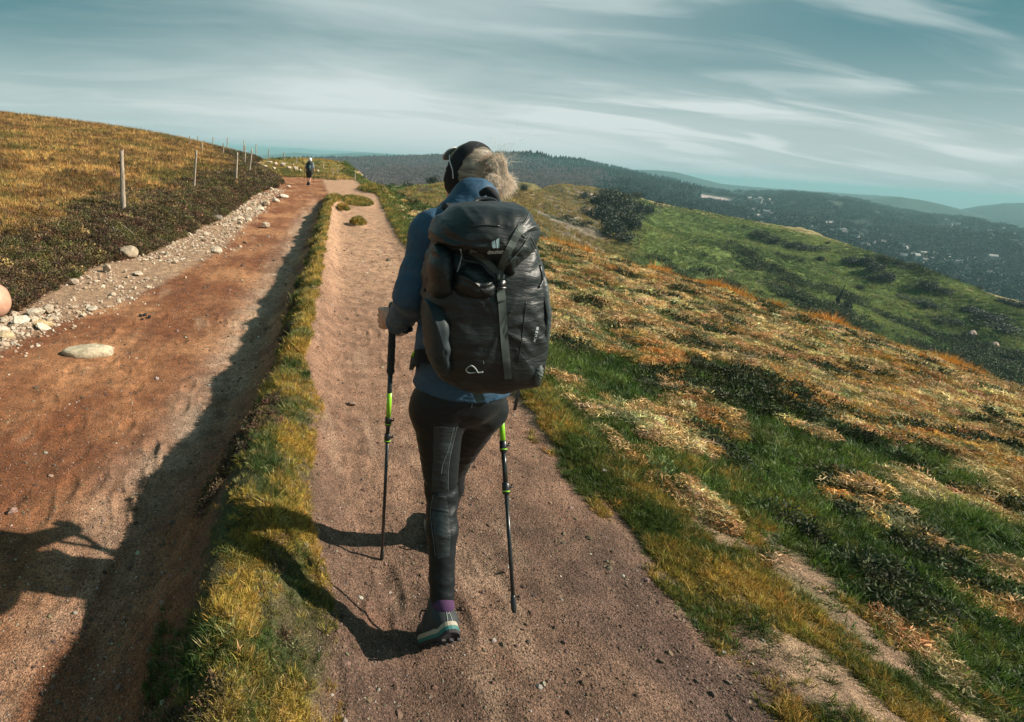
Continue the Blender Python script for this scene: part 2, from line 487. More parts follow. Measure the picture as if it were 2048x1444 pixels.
def plant_material(name, rough=0.55, trans=0.25):
    """Leaf colour comes from each clump's tint; blades differ a little among themselves."""
    s = NT(name)
    tint = s.attr('tint', 'INSTANCER')
    sh = s.attr('shade', 'GEOMETRY', 'Fac')
    k = s.mr(sh, 0, 1, 0.55, 1.5)
    comb = s.n('ShaderNodeCombineColor'); [s.l(k, comb.inputs[i]) for i in range(3)]
    c = s.mix(1.0, tint, comb.outputs[0], 'MULTIPLY')
    s.set(Base_Color=c, Roughness=rough)
    s.b.inputs['Specular IOR Level'].default_value = 0.3
    tr = s.n('ShaderNodeBsdfTranslucent'); s.l(c, tr.inputs[0])
    mx = s.n('ShaderNodeMixShader'); mx.inputs[0].default_value = trans
    s.l(s.b.outputs[0], mx.inputs[1]); s.l(tr.outputs[0], mx.inputs[2]); s.l(mx.outputs[0], s.out.inputs[0])
    return s.m

# ------------------------------------------------------------------ the near ground, one sheet
th_v = np.linspace(-42, 72, 900)
th = np.concatenate([np.linspace(72, 318, 130)[1:-1], th_v]) # degrees clockwise from +Y, dense inside the view
rr = np.concatenate([[0.02, 0.12, 0.25, 0.4, 0.5, 0.6, 0.7, 0.78, 0.85], np.geomspace(0.92, 150, 430)])
def polar_sheet(th, rr):
    T, RR = np.meshgrid(np.radians(th), rr, indexing='ij')
    x = RR * np.sin(T); y = RR * np.cos(T)
    nT, nR = T.shape
    i = np.arange(nT)[:, None]; j = np.arange(nR - 1)[None, :]
    i2 = (i + 1) % nT
    f = np.stack([i * nR + j, i * nR + j + 1, i2 * nR + j + 1, i2 * nR + j], -1).reshape(-1, 4)
    return x.ravel(), y.ravel(), f
gx, gy, gf = polar_sheet(th, rr)
gz = height(gx, gy)
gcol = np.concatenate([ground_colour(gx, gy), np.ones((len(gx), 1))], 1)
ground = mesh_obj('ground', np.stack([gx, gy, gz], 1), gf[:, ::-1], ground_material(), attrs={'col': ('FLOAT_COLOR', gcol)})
tag(ground, 'brown dirt trail, paler right-hand path, turf ridge and slopes', kind='structure')

# ------------------------------------------------------------------ far terrain, fold behind fold
def terrain_material(name, fn, bump_scale=0.02, bump_dist=3.0):
    s = NT(name)
    c = s.attr('col')
    v1 = s.mr(s.noise(bump_scale * 3, 6, 0.7), 0.3, 0.7, 0.55, 1.5)
    v2 = s.mr(s.noise(bump_scale * 22, 5, 0.8), 0.3, 0.7, 0.6, 1.45)
    v = s.math('MULTIPLY', v1, v2)
    comb = s.n('ShaderNodeCombineColor'); [s.l(v, comb.inputs[i]) for i in range(3)]
    c2 = s.mix(1.0, c, comb.outputs[0], 'MULTIPLY')
    nb = s.bump(s.noise(bump_scale * 6, 8, 0.75), 0.9, bump_dist)
    s.set(Base_Color=c2, Roughness=0.95, Normal=nb)
    s.b.inputs['Specular IOR Level'].default_value = 0.1
    return s.m
def fold(name, crest, foot, colour, amp, freq, label, nu=420, nv=90, bump=0.02, bdist=3.0, back=0.5, curve=1.35):
    """A hillside: crest and foot are lists of (px, py, distance); the surface runs down from the
    crest towards the viewer and away behind it."""
    px0, px1 = crest[0][0], crest[-1][0]
    U = np.linspace(px0, px1, nu)
    cp = np.array([PD(*q) for q in [(u, np.interp(u, [c[0] for c in crest], [c[1] for c in crest]), np.interp(u, [c[0] for c in crest], [c[2] for c in crest])) for u in U]])
    fp = np.array([PD(*q) for q in [(u, np.interp(u, [c[0] for c in foot], [c[1] for c in foot]), np.interp(u, [c[0] for c in foot], [c[2] for c in foot])) for u in U]])
    V = np.linspace(0, 1, nv)
    rows = []
    for v in V:                                             # foot to crest, convex towards the top
        p = fp * (1 - v) + cp * v
        zc = fp[:, 2] + (cp[:, 2] - fp[:, 2]) * (1 - (1 - v) ** curve)
        p = p.copy(); p[:, 2] = zc
        rows.append(p)
    dcf = cp - fp; dcf[:, 2] = 0
    for k in range(1, 16):                                  # and down the far side
        q = cp + dcf * back * k / 15
        q = q.copy(); q[:, 2] = cp[:, 2] - abs(cp[:, 2] - fp[:, 2]) * 0.9 * (k / 15) ** 2 - amp * 0.5 * (k / 15)
        rows.append(q)
    Pn = np.stack(rows, 1)                                  # nu, nrow, 3
    vv = np.concatenate([V, np.linspace(1, 1.5, 16)[1:]])
    X, Y, Z = Pn[..., 0], Pn[..., 1], Pn[..., 2]
    damp = (0.25 + 0.75 * sst(1 - np.abs(1 - vv), 0.0, 0.8)[None, :] * 1.0)
    crestdamp = 1 - 1.0 * np.exp(-((vv - 1) / 0.13) ** 2)[None, :]
    Z = Z + amp * fbm(X * freq, Y * freq, 5) * damp * crestdamp + amp * 0.08 * fbm(X * freq * 9, Y * freq * 9, 3)
    n0, n1 = X.shape
    i = np.arange(n0 - 1)[:, None]; j = np.arange(n1 - 1)[None, :]
    f = np.stack([i * n1 + j, (i + 1) * n1 + j, (i + 1) * n1 + j + 1, i * n1 + j + 1], -1).reshape(-1, 4)
    W = np.broadcast_to(vv[None, :], X.shape)
    UU = np.broadcast_to(U[:, None], X.shape)
    col = np.clip(colour(X, Y, Z, UU, W), 0.004, 0.8)
    o = mesh_obj(name, np.stack([X, Y, Z], -1).reshape(-1, 3), f, terrain_material(name, None, bump, bdist),
                 attrs={'col': ('FLOAT_COLOR', np.concatenate([col, np.ones((*X.shape, 1))], -1).reshape(-1, 4))})
    tag(o, label, kind='structure')
    return o, np.stack([X, Y, Z], -1), U, vv
A3 = lambda *v: np.array(v, float)

# the green hill and the meadow on its shoulder
def col_green(X, Y, Z, U, W):
    n1 = fbm(X * 0.02, Y * 0.02, 4); n2 = fbm(X * 0.09 + 4, Y * 0.09, 4); n3 = fbm(X * .3, Y * .3, 3)
    g = lerpc(A3(.080, .118, .034), A3(.17, .205, .060), sst(n1 + .5 * n2, -.35, .45))
    dry = lerpc(A3(.19, .15, .065), A3(.33, .235, .13), sst(n2, -.3, .3))
    g = lerpc(g, dry, np.clip(sst(W + .12 * n2, .86, .98) + 0.7 * sst(n2 + n1, .25, .5), 0, 1) * 0.75)
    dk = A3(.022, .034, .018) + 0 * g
    g = lerpc(g, dk, .65 * sst(n2 * .9 + n3 * .5 + n1 * .6 + (0.50 - W) * 1.0 + 1.1 * sst(U, 1700, 2000) * (.85 - W), .10, .62))  # shading of the folds and the dark valley foot put into the colour
    left = 1 - sst(U, 1180, 1300)
    md = lerpc(A3(.34, .20, .065), A3(.13, .115, .05), sst(n1 + n2 * .6, -.3, .25))
    md = lerpc(md, A3(.085, .15, .03) + 0 * md, (1 - sst(U, 860, 960)) * sst(.8 - W, 0, .3) * .8)
    g = lerpc(g, md, left)
    st_ = sst(U, 1040, 1090) * (1 - sst(U, 1190, 1240)) * (1 - sst(W, .80, .95))
    g = lerpc(g, lerpc(A3(.20, .17, .14), A3(.05, .055, .035), sst(n3 + n2, -.2, .2)), st_ * .85)
    return g
hill_crest = [(690, 378, 150), (770, 374, 160), (900, 372, 170), (1000, 378, 175), (1060, 384, 175), (1120, 374, 210), (1180, 372, 230), (1250, 388, 235), (1330, 409, 240), (1400, 421, 240), (1470, 435, 240), (1560, 452, 235), (1680, 482, 225), (1800, 524, 210), (1900, 560, 200), (2048, 612, 190), (2200, 668, 180)]
hill_foot = [(690, 440, 60), (900, 450, 65), (1060, 500, 75), (1250, 560, 90), (1400, 610, 100), (1600, 690, 110), (1800, 780, 112), (2048, 880, 112), (2200, 940, 112)]
hill_o, HILL, HILL_U, HILL_V = fold('green_hill', hill_crest, hill_foot, col_green, 7.5, 0.021, 'green grassy hillside below the path with a dry meadow on its shoulder', nu=620, nv=150, bump=0.12, bdist=0.5, back=0.35, curve=1.15)

def col_forest(X, Y, Z, U, W):
    n1 = fbm(X * .004, Y * .004, 4); n2 = fbm(X * .02, Y * .02, 4)
    brown = lerpc(A3(.085, .062, .062), A3(.135, .10, .095), sst(n2, -.3, .3))
    dark = A3(.018, .040, .034) + 0 * brown
    t = sst(W + .10 * n1 + .05 * n2, .62, .80)
    t = np.maximum(t, sst(U, 980, 1080))
    return lerpc(brown, dark, t)
_, FOREST, FOREST_U, FOREST_V = fold('forested_hill', [(520, 338, 1100), (600, 328, 1150), (640, 323, 1200), (700, 317, 1300), (760, 314, 1350), (850, 314, 1400), (950, 313, 1450), (1010, 315, 1450), (1060, 318, 1450), (1110, 322, 1450), (1160, 324, 1400), (1220, 336, 1350), (1290, 350, 1300), (1400, 375, 1200)],
     [(520, 380, 420), (760, 385, 420), (1000, 400, 430), (1200, 400, 500), (1400, 430, 560)], col_forest, 26, .0035, 'long wooded hill with bare brown woods below dark conifers', bump=.02, bdist=6)
def pix(X, Y, Z):
    M = np.array(CAM_ROT); q = np.stack([X, Y, Z - CAM_H], -1) @ M
    return PPX + F_PX * q[..., 0] / -q[..., 2], PPY - F_PX * q[..., 1] / -q[..., 2], -q[..., 2]
def col_valley(X, Y, Z, U, W):
    n1 = fbm(X * .004 + 3, Y * .004, 4); n2 = fbm(X * .016, Y * .016, 4)
    g = lerpc(A3(.016, .030, .026), A3(.050, .066, .045), sst(n1 + .5 * n2, -.3, .5))
    band = np.exp(-((W - .42 - .0002 * (U - 1600)) / .16) ** 2)
    g = lerpc(g, A3(.13, .13, .12) + 0 * g, .35 * band * sst(n2, .02, .4))
    q = np.stack([X, Y, Z], -1) @ np.eye(3)
    u_, v_, w_ = pix(X, Y, Z)
    fld = sst(u_, 1366, 1378) * (1 - sst(u_, 1448, 1466)) * sst(v_ - .16 * (u_ - 1370), 382, 385) * (1 - sst(v_ - .10 * (u_ - 1370), 391, 395)) * (W < 1.0)
    g = lerpc(g, A3(.50, .40, .39) + 0 * g, fld)
    return g
_, VALLEY, VALLEY_U, VALLEY_V = fold('dark_wooded_ridge', [(1040, 372, 900), (1150, 358, 1000), (1230, 352, 1100), (1290, 354, 1200), (1340, 366, 1300), (1400, 377, 1400), (1470, 384, 1500), (1560, 385, 1600), (1640, 390, 1650), (1720, 402, 1650), (1780, 418, 1600), (1860, 432, 1500), (1940, 440, 1400), (2000, 452, 1300), (2048, 466, 1250), (2200, 520, 1100)],
     [(1040, 420, 330), (1250, 440, 350), (1500, 520, 380), (1750, 600, 380), (2048, 720, 360), (2200, 800, 350)], col_valley, 20, .0045, 'dark wooded ridge and village valley beyond the green hill', nu=620, nv=160, bump=.025, bdist=5)
def flat_col(a, b, f=.002):
    return lambda X, Y, Z, U, W: lerpc(A3(*a), A3(*b), sst(fbm(X * f, Y * f, 4), -.3, .4))
fold('far_hill', [(1120, 345, 3000), (1200, 338, 3000), (1260, 340, 3000), (1310, 340, 3050), (1350, 344, 3100), (1395, 356, 3100), (1450, 369, 3200), (1560, 378, 3300), (1680, 386, 3400), (1800, 394, 3400)],
     [(1120, 380, 1900), (1400, 400, 1900), (1800, 430, 2000)], flat_col((.018, .035, .03), (.05, .065, .05)), 30, .002, 'blue wooded hill running down into the haze', nu=200, nv=40, bump=.008, bdist=8)
fold('far_hill', [(1620, 412, 2500), (1700, 404, 2600), (1760, 396, 2700), (1800, 394, 2700), (1850, 402, 2700), (1900, 414, 2700), (1960, 430, 2600), (2010, 445, 2500)],
     [(1620, 440, 1750), (1800, 450, 1800), (2010, 475, 1800)], flat_col((.018, .04, .034), (.05, .07, .05)), 22, .003, 'small dark hill standing in the hazy valley on the right', nu=160, nv=40, bump=.008, bdist=8)
fold('far_hill', [(1840, 432, 3400), (1900, 422, 3300), (1960, 412, 3200), (2010, 406, 3200), (2060, 406, 3200), (2200, 416, 3000)],
     [(1840, 460, 2000), (2048, 500, 1900), (2200, 540, 1900)], flat_col((.012, .03, .03), (.03, .05, .045)), 22, .003, 'dark blue hill at the right edge of the valley', nu=120, nv=40, bump=.008, bdist=8)
fold('far_hill', [(300, 296, 9000), (430, 292, 9000), (520, 294, 9000), (600, 297, 9000), (640, 301, 9000), (720, 304, 9000), (800, 309, 9000)],
     [(300, 330, 5000), (800, 345, 5000)], flat_col((.02, .05, .05), (.05, .08, .07), .0008), 40, .001, 'palest far hills on the left horizon', nu=160, nv=30, bump=.003, bdist=15)
fold('far_hill', [(380, 318, 3800), (480, 312, 3800), (560, 308, 3800), (590, 305, 3800), (640, 309, 3900), (700, 306, 3900), (760, 307, 3900), (840, 318, 3900)],
     [(380, 350, 2200), (840, 365, 2200)], flat_col((.015, .04, .04), (.03, .06, .055), .002), 26, .003, 'teal wooded ridge beyond the trail on the left', nu=160, nv=40, bump=.006, bdist=10)
# plain out to the horizon
tx, ty, tf = polar_sheet(np.linspace(0, 360, 241)[:-1], np.geomspace(150, 45000, 120))
rad = np.hypot(tx, ty)
tz_ = -75 - 300 * sst(rad, 500, 3500) + (18 * fbm(tx * .0006, ty * .0006, 4)) * sst(rad, 2500, 6000)
pc = lerpc(A3(.03, .055, .045), A3(.12, .13, .10), sst(fbm(tx * .0009, ty * .0009, 5) + .6 * fbm(tx * .004, ty * .004, 3), -.2, .6))
plain = mesh_obj('distant_plain', np.stack([tx, ty, tz_], 1), tf[:, ::-1], terrain_material('distant_plain', None, .002, 20),
                 attrs={'col': ('FLOAT_COLOR', np.concatenate([pc, np.ones((len(tx), 1))], 1))})
tag(plain, 'wide plain far below fading into the haze', kind='structure')

# ------------------------------------------------------------------ haze
def haze():
    m = new_mat('haze')
    t = m.node_tree
    o = t.nodes.new('ShaderNodeOutputMaterial'); v = t.nodes.new('ShaderNodeVolumePrincipled')
    v.inputs['Density'].default_value = HAZE_DENSITY
    v.inputs['Color'].default_value = (*HAZE_COLOUR, 1)
    v.inputs['Anisotropy'].default_value = 0.0
    t.links.new(v.outputs[0], o.inputs[1])
    L, z0, z1 = 47000.0, -420.0, 14.0
    vs = [(x, y, z) for z in (z0, z1) for y in (-L, L) for x in (-L, L)]
    fs = [(0, 2, 3, 1), (4, 5, 7, 6), (0, 1, 5, 4), (2, 6, 7, 3), (0, 4, 6, 2), (1, 3, 7, 5)]
    ob = mesh_obj('haze', vs, fs, m, smooth=False)
    tag(ob, 'thin teal haze lying over the valley and far hills', kind='stuff')
HAZE_DENSITY = 0.00028
HAZE_COLOUR = (0.42, 0.74, 0.80)
haze()
# ------------------------------------------------------------------ ground cover (clumps set out over points)
HID = []
def blades(n, h, spread, lean, width, seed, curl=0.6, hvar=0.45, seg=3):
    """A tuft of n bent grass blades, about h tall."""
    r = np.random.default_rng(seed)
    V, F, S_ = [], [], []
    for k in range(n):
        a = r.uniform(0, 2 * math.pi); rad = spread * math.sqrt(r.uniform()) 
        bx, by = rad * math.cos(a), rad * math.sin(a)
        az = a + r.normal(0, 0.9); L = h * (1 + hvar * r.uniform(-1, 1)); ln = lean * r.uniform(0.2, 1.4)
        w = width * r.uniform(0.6, 1.3); tw = r.uniform(0, math.pi)
        px, py = math.cos(tw) * w, math.sin(tw) * w
        x, y, z = bx, by, -0.01 * h
        i0 = len(V); ang = ln * 0.5
        for s_ in range(seg + 1):
            t = s_ / seg
            ww = (1 - t * t) 
            if s_ < seg:
                V.append((x - px * ww, y - py * ww, z)); V.append((x + px * ww, y + py * ww, z))
            else: V.append((x, y, z))
            ang += curl * ln / seg * 1.5
            x += math.cos(az) * math.sin(ang) * L / seg; y += math.sin(az) * math.sin(ang) * L / seg; z += math.cos(ang) * L / seg
        for s_ in range(seg - 1):
            b = i0 + 2 * s_
            F.append((b, b + 1, b + 3, b + 2))
        b = i0 + 2 * (seg - 1); F.append((b, b + 1, b + 2))
        S_ += [r.uniform()] * (2 * seg + 1)
    return V, F, S_
def litter(n, R_, hgt, leaf, seed, flat=0.5, asp=3.0):
    """A mat or dome of little leaves and stalks."""
    r = np.random.default_rng(seed)
    V, F, S_ = [], [], []
    for k in range(n):
        a = r.uniform(0, 2 * math.pi); q = math.sqrt(r.uniform())
        top = hgt * (1 - q ** 2.2)
        p = np.array([R_ * q * math.cos(a), R_ * q * math.sin(a), top * r.uniform(0.35, 1.05)])
        d = r.normal(size=3); d[2] *= flat; d /= np.linalg.norm(d) + 1e-9
        u = np.cross(d, r.normal(size=3)); u /= np.linalg.norm(u) + 1e-9
        L = leaf * r.uniform(0.5, 1.5); w = L / asp
        b = len(V)
        V += [tuple(p - d * L), tuple(p + u * w + d * 0.1 * L), tuple(p + d * L), tuple(p - u * w)]
        F.append((b, b + 1, b + 2, b + 3)); S_ += [r.uniform()] * 4
    return V, F, S_
def heather(n, R_, hgt, seed):
    """A low bush: many upright twigs fanning out of one root, with little tufts on them."""
    r = np.random.default_rng(seed)
    V, F, S_ = [], [], []
    for k in range(n):
        a = r.uniform(0, 2 * math.pi); el = r.uniform(0.15, 1.35)
        d = np.array([math.cos(a) * math.cos(el), math.sin(a) * math.cos(el), math.sin(el) * 0.9])
        L = (R_ * math.cos(el) + hgt * math.sin(el)) * r.uniform(0.7, 1.1)
        sh = r.uniform()
        for t in (0.45, 0.6, 0.72, 0.84, 0.95):
            p = d * L * t + r.normal(size=3) * 0.05 * R_; p[2] = abs(p[2])
            dd = d + r.normal(size=3) * 0.5; dd /= np.linalg.norm(dd)
            u = np.cross(dd, r.normal(size=3)); u /= np.linalg.norm(u) + 1e-9
            l = 0.13 * R_ * r.uniform(.7, 1.3); w = l * .38
            b = len(V); V += [tuple(p - dd * l), tuple(p + u * w), tuple(p + dd * l), tuple(p - u * w)]
            F.append((b, b + 1, b + 2, b + 3)); S_ += [min(1, max(0, sh + r.normal() * .15))] * 4
    return V, F, S_
def pebble(seed, n=1, flat=0.6):
    r = np.random.default_rng(seed)
    bm = bmesh.new(); bmesh.ops.create_icosphere(bm, subdivisions=n, radius=1.0)
    nrm = r.normal(size=(9, 3)); nrm /= np.linalg.norm(nrm, axis=1)[:, None]; off = r.uniform(.55, .9, 9)
    for v in bm.verts:
        p = np.array(v.co)
        for k in range(9):                                   # flat broken faces
            s_ = p @ nrm[k] - off[k]
            if s_ > 0: p = p - nrm[k] * s_ * 0.95
        p *= np.array([1, r.uniform(.98, 1.02), flat])
        v.co = p
    V = [tuple(v.co) for v in bm.verts]; F = [tuple(l.index for l in f.verts) for f in bm.faces]
    bm.free()
    return V, F, [r.uniform()] * len(V)
def variant_collection(name, meshes, mat):
    col = bpy.data.collections.new(name)
    for k, (V, F, S_) in enumerate(meshes):
        me = bpy.data.meshes.new(name); me.from_pydata(V, [], F); me.update()
        a = me.attributes.new('shade', 'FLOAT', 'POINT'); a.data.foreach_set('value', np.asarray(S_, np.float32))
        me.materials.append(mat)
        ob = bpy.data.objects.new('%s_%02d' % (name, k), me)
        col.objects.link(ob)
    return col, len(meshes)
def scatter(name, pts, scl, tint, coll, label, tilt=0.0, lean=None):
    """One ground-cover object: clumps of the collection on the given points (geometry nodes)."""
    col, nv = coll
    n = len(pts)
    rot = np.stack([rng.normal(0, tilt + 1e-4, n), rng.normal(0, tilt + 1e-4, n), rng.uniform(0, 2 * math.pi, n)], 1)
    if scl.ndim == 1: scl = np.stack([scl, scl, scl], 1)
    tint = np.concatenate([np.clip(tint, 0.004, .9), np.ones((n, 1))], 1)
    o = mesh_obj(name, np.asarray(pts, np.float32), np.zeros((0, 4), np.int32), attrs={
        'rot': ('FLOAT_VECTOR', rot), 'scl': ('FLOAT_VECTOR', scl), 'tint': ('FLOAT_COLOR', tint), 'vid': ('INT', rng.integers(0, nv, n))}, smooth=False)
    g = bpy.data.node_groups.new(name, 'GeometryNodeTree')
    g.interface.new_socket('Geometry', in_out='INPUT', socket_type='NodeSocketGeometry')
    g.interface.new_socket('Geometry', in_out='OUTPUT', socket_type='NodeSocketGeometry')
    gi = g.nodes.new('NodeGroupInput'); go = g.nodes.new('NodeGroupOutput')
    ci = g.nodes.new('GeometryNodeCollectionInfo'); ci.inputs[0].default_value = col
    ci.inputs['Separate Children'].default_value = True; ci.inputs['Reset Children'].default_value = True
    ip = g.nodes.new('GeometryNodeInstanceOnPoints'); ip.inputs['Pick Instance'].default_value = True
    def na(nm, ty):
        q = g.nodes.new('GeometryNodeInputNamedAttribute'); q.data_type = ty; q.inputs[0].default_value = nm
        return q.outputs[0]
    g.links.new(gi.outputs[0], ip.inputs['Points']); g.links.new(ci.outputs[0], ip.inputs['Instance'])
    g.links.new(na('vid', 'INT'), ip.inputs['Instance Index'])
    g.links.new(na('rot', 'FLOAT_VECTOR'), ip.inputs['Rotation'])
    g.links.new(na('scl', 'FLOAT_VECTOR'), ip.inputs['Scale'])
    g.links.new(ip.outputs[0], go.inputs[0])
    md = o.modifiers.new('cover', 'NODES'); md.node_group = g
    tag(o, label, kind='stuff')
    return o
plant = plant_material('plant')
dryplant = plant_material('dry_plant', 0.7, 0.15)
def stone_material(name, tinted=True):
    s = NT(name)
    base = s.attr('tint', 'INSTANCER' if tinted else 'OBJECT') if tinted else s.n('ShaderNodeObjectInfo').outputs['Color']
    k = s.mr(s.noise(3.0, 6, 0.7), 0.3, 0.7, 0.6, 1.3)
    comb = s.n('ShaderNodeCombineColor'); [s.l(k, comb.inputs[i]) for i in range(3)]
    s.set(Base_Color=s.mix(1.0, base, comb.outputs[0], 'MULTIPLY'), Roughness=0.85, Normal=s.bump(s.noise(8, 6, 0.8), 0.6, 0.1))
    s.b.inputs['Specular IOR Level'].default_value = 0.25
    return s.m
gravel_mat = stone_material('gravel')
stone_mat = stone_material('stone', False)

tufts = variant_collection('grass_tuft', [blades(34, 1.0, 0.42, 0.9, 0.035, 10 + k) for k in range(4)] + [blades(26, 0.8, 0.5, 1.3, 0.04, 20 + k, curl=1.0) for k in range(3)], plant)
tallt = variant_collection('stalk_tuft', [blades(26, 1.0, 0.22, 0.5, 0.022, 30 + k, curl=.5) for k in range(4)], dryplant)
mats_ = variant_collection('bracken_clump', [litter(150, 0.95, 0.42, 0.19, 40 + k, 0.6, 8.0) for k in range(5)], dryplant)
heaths = variant_collection('heather_clump', [heather(34, 0.9, 0.75, 50 + k) for k in range(5)], dryplant)
pebs = variant_collection('pebble', [pebble(60 + k, 1, .65) for k in range(6)], gravel_mat)

def polar_points(n, r0, r1, t0, t1, k=3.0):
    rg = np.linspace(r0, r1, 4000); w = rg / (rg + k) ** 2
    c = np.cumsum(w); c /= c[-1]
    r = np.interp(rng.uniform(size=n), c, rg)
    t = np.radians(rng.uniform(t0, t1, n))
    return r * np.sin(t), r * np.cos(t), r
def keep(m, *a): return [q[m] for q in a]
def with_z(x, y, dz=0.0): return np.stack([x, y, height(x, y) + dz], 1)
def jit(c, s): return c * np.exp(rng.normal(0, s, (len(c), 1))) * np.exp(rng.normal(0, s * .4, c.shape))
A_ = lambda *v: np.array(v, float)

# turf along the ridge
n = 30000
y = 0.3 + (np.exp(rng.uniform(0, math.log(22 / 0.9), n)) - 1) * 0.9
x = xB(y) - 0.10 + (xC(y) - xB(y) + 0.14) * rng.uniform(size=n)
x = x + 0.05 * fbm(x * 2, y * 2, 2)
rel = (x - xB(y)) / (xC(y) - xB(y))
pat = fbm(x * 2.3, y * 1.9 + 5, 3)
m = (rng.uniform(size=n) < 0.12 + 0.95 * sst(pat + 0.30 * rel - .10 + .15 * sst(y, 3, 6), -.20, .12)) & (y < 21) & ((rel > 0.02) | (rng.uniform(size=n) < .4))
x, y, rel, pat = keep(m, x, y, rel, pat)
tone = fbm(x * 3.5 + 20, y * 3.0, 3) + rng.normal(0, .12, len(x)) + 0.25 * (rel - .5)
col = lerpc(A_(.060, .100, .022), A_(.44, .30, .065), sst(tone, -.28, .22))
col = lerpc(col, A_(.42, .33, .16) + 0 * col, 0.7 * sst(rng.uniform(size=len(x)), .82, .9))
s_ = (0.027 + 0.026 * sst(pat, -.1, .4) * (1 - .5 * rel)) * np.exp(rng.normal(0, .25, len(x))) * (.72 + .28 * sst(y, 2, 5)) * (1 + y / 40) * (1 - .35 * (1 - sst(rel, .1, .5)) * (1 - sst(y, 1.5, 2.5)))
scatter('ridge_grass', with_z(x, y, -.004), s_, jit(col, .22), tufts, 'tufty green and straw grass on the turf ridge', 0.22)

k = 3000; y = 0.6 + (np.exp(rng.uniform(0, 2.6, k)) - 1) * 0.9
x = xB(y) - .10 + (xC(y) - xB(y)) * rng.beta(1.1, 2.2, k)
m = fbm(x * 2.1 + 50, y * 1.6, 3) > .06 - .1 * (y < 1.6)
x, y = x[m], y[m]
scatter('ridge_heather', with_z(x, y, -.006), .024 + .024 * rng.uniform(size=len(x)), jit(lerpc(A_(.060, .046, .026), A_(.24, .15, .085), rng.uniform(size=len(x)) ** 2), .3), heaths, 'dark heather sprigs along the shaded side of the turf ridge', .3)
# tufts on the islands and along the edges of the path
X_, Y_, C_, S2 = [], [], [], []
for (ix, iy, rx, ry, h) in ISLES:
    k = int(260 * (1 + rx * ry * 3)); a = rng.uniform(0, 2 * math.pi, k); q = np.sqrt(rng.uniform(size=k))
    X_.append(ix + rx * q * np.cos(a) * 1.05); Y_.append(iy + ry * q * np.sin(a) * 1.05)
k = 16000; y2 = 0.9 + (np.exp(rng.uniform(0, 3.4, k)) - 1) * 0.9; x2 = xD(y2) + np.abs(rng.normal(0, .16, k)) * (1 + y2 / 20) - .03 + .06 * fbm(y2 * 3, y2, 2)
mk = rng.uniform(size=k) < (.03 + .97 * sst(y2 + .5 * fbm(y2 * 2, x2 * 2, 2), 1.7, 2.3)); x2, y2 = x2[mk], y2[mk]
X_.append(x2); Y_.append(y2)
k = 16000; y3 = .6 + rng.uniform(0, 2.5, k); x3 = xD(y3) + rng.uniform(-.15, 1.3, k)
m3 = rng.uniform(size=k) < .95 * sst(fbm(x3 * 2.6 + 4, y3 * 2.6, 3), -.10, .15)
X_.append(x3[m3]); Y_.append(y3[m3])
x = np.concatenate(X_); y = np.concatenate(Y_)
tone = fbm(x * 2.5 + 3, y * 2.5, 3) + rng.normal(0, .15, len(x))
col = lerpc(A_(.075, .11, .022), A_(.42, .28, .065), sst(tone, -.2, .25))
scatter('path_edge_grass', with_z(x, y, -.004), (.022 + .016 * rng.uniform(size=len(x)) ** 1.5) * (1 + y / 10), jit(col, .22), tufts, 'short yellowing grass fringing the right-hand path', .25)

# the right-hand slope: green turf and dry bracken
x, y, r = polar_points(122000, 1.0, 60, 2, 82, 4)
e = x - xD(y) - .55 * (1 - sst(y, 1.9, 2.9)) * (.7 + .6 * rng.uniform(size=len(x)))
w = slope_mix(x, y); bb = bare(x, y)
m = (e > 0.04) & (rng.uniform(size=len(x)) < (1 - w * .55)) & (rng.uniform(size=len(x)) > bb * 1.1)
gx_, gy_, gr, gw = keep(m, x, y, r, w)
tone = fbm(gx_ * 1.4 + 6, gy_ * 1.4, 4) + rng.normal(0, .16, len(gx_))
col = lerpc(A_(.035, .075, .013), A_(.125, .175, .035), sst(tone, -.35, .3))
col = lerpc(col, A_(.30, .27, .085) + 0 * col, .75 * sst(gw + rng.normal(0, .25, len(gw)), .30, .8))
s_ = (.036 + .012 * rng.uniform(size=len(gx_))) * (1 + gr / 9)
scatter('slope_grass', with_z(gx_, gy_, -.004), s_, jit(col, .25), tufts, 'green turf on the slope right of the path', .25)
x, y, r = polar_points(130000, 1.2, 64, 4, 82, 5)
e = x - xD(y); w = slope_mix(x, y)
lump = fbm(x * 1.1 + 40, y * 1.1, 4)
m = (e > 0.35) & (rng.uniform(size=len(x)) < w * (0.25 + .9 * sst(lump, -.25, .1))) & (bare(x, y) < .5)
x, y, r, lump, e, w = keep(m, x, y, r, lump, e, w)
tone = fbm(x * .8, y * .8 + 30, 4) + rng.normal(0, .2, len(x))
col = lerpc(A_(.38, .235, .090), A_(.84, .60, .30), sst(tone, -.35, .35))
col = lerpc(col, A_(.50, .25, .05) + 0 * col, .7 * sst(fbm(x * .35 + 9, y * .35, 2) + rng.normal(0, .12, len(x)), .18, .35))
col = lerpc(col, A_(.17, .22, .11) + 0 * col, .8 * sst(rng.uniform(size=len(x)) + .7 * fbm(x * 1.7 + 2, y * 1.7, 2), .68, .9))
s_ = (.048 + .035 * rng.uniform(size=len(x))) * (1 + r / 10)
scatter('dry_bracken', np.stack([x, y, height(x, y) + .05 * sst(lump, -.1, .4) * np.clip(r / 6, .3, 1.5)], 1), s_, jit(col, .22), mats_, 'matted tan bracken over the slope right of the path', .35)
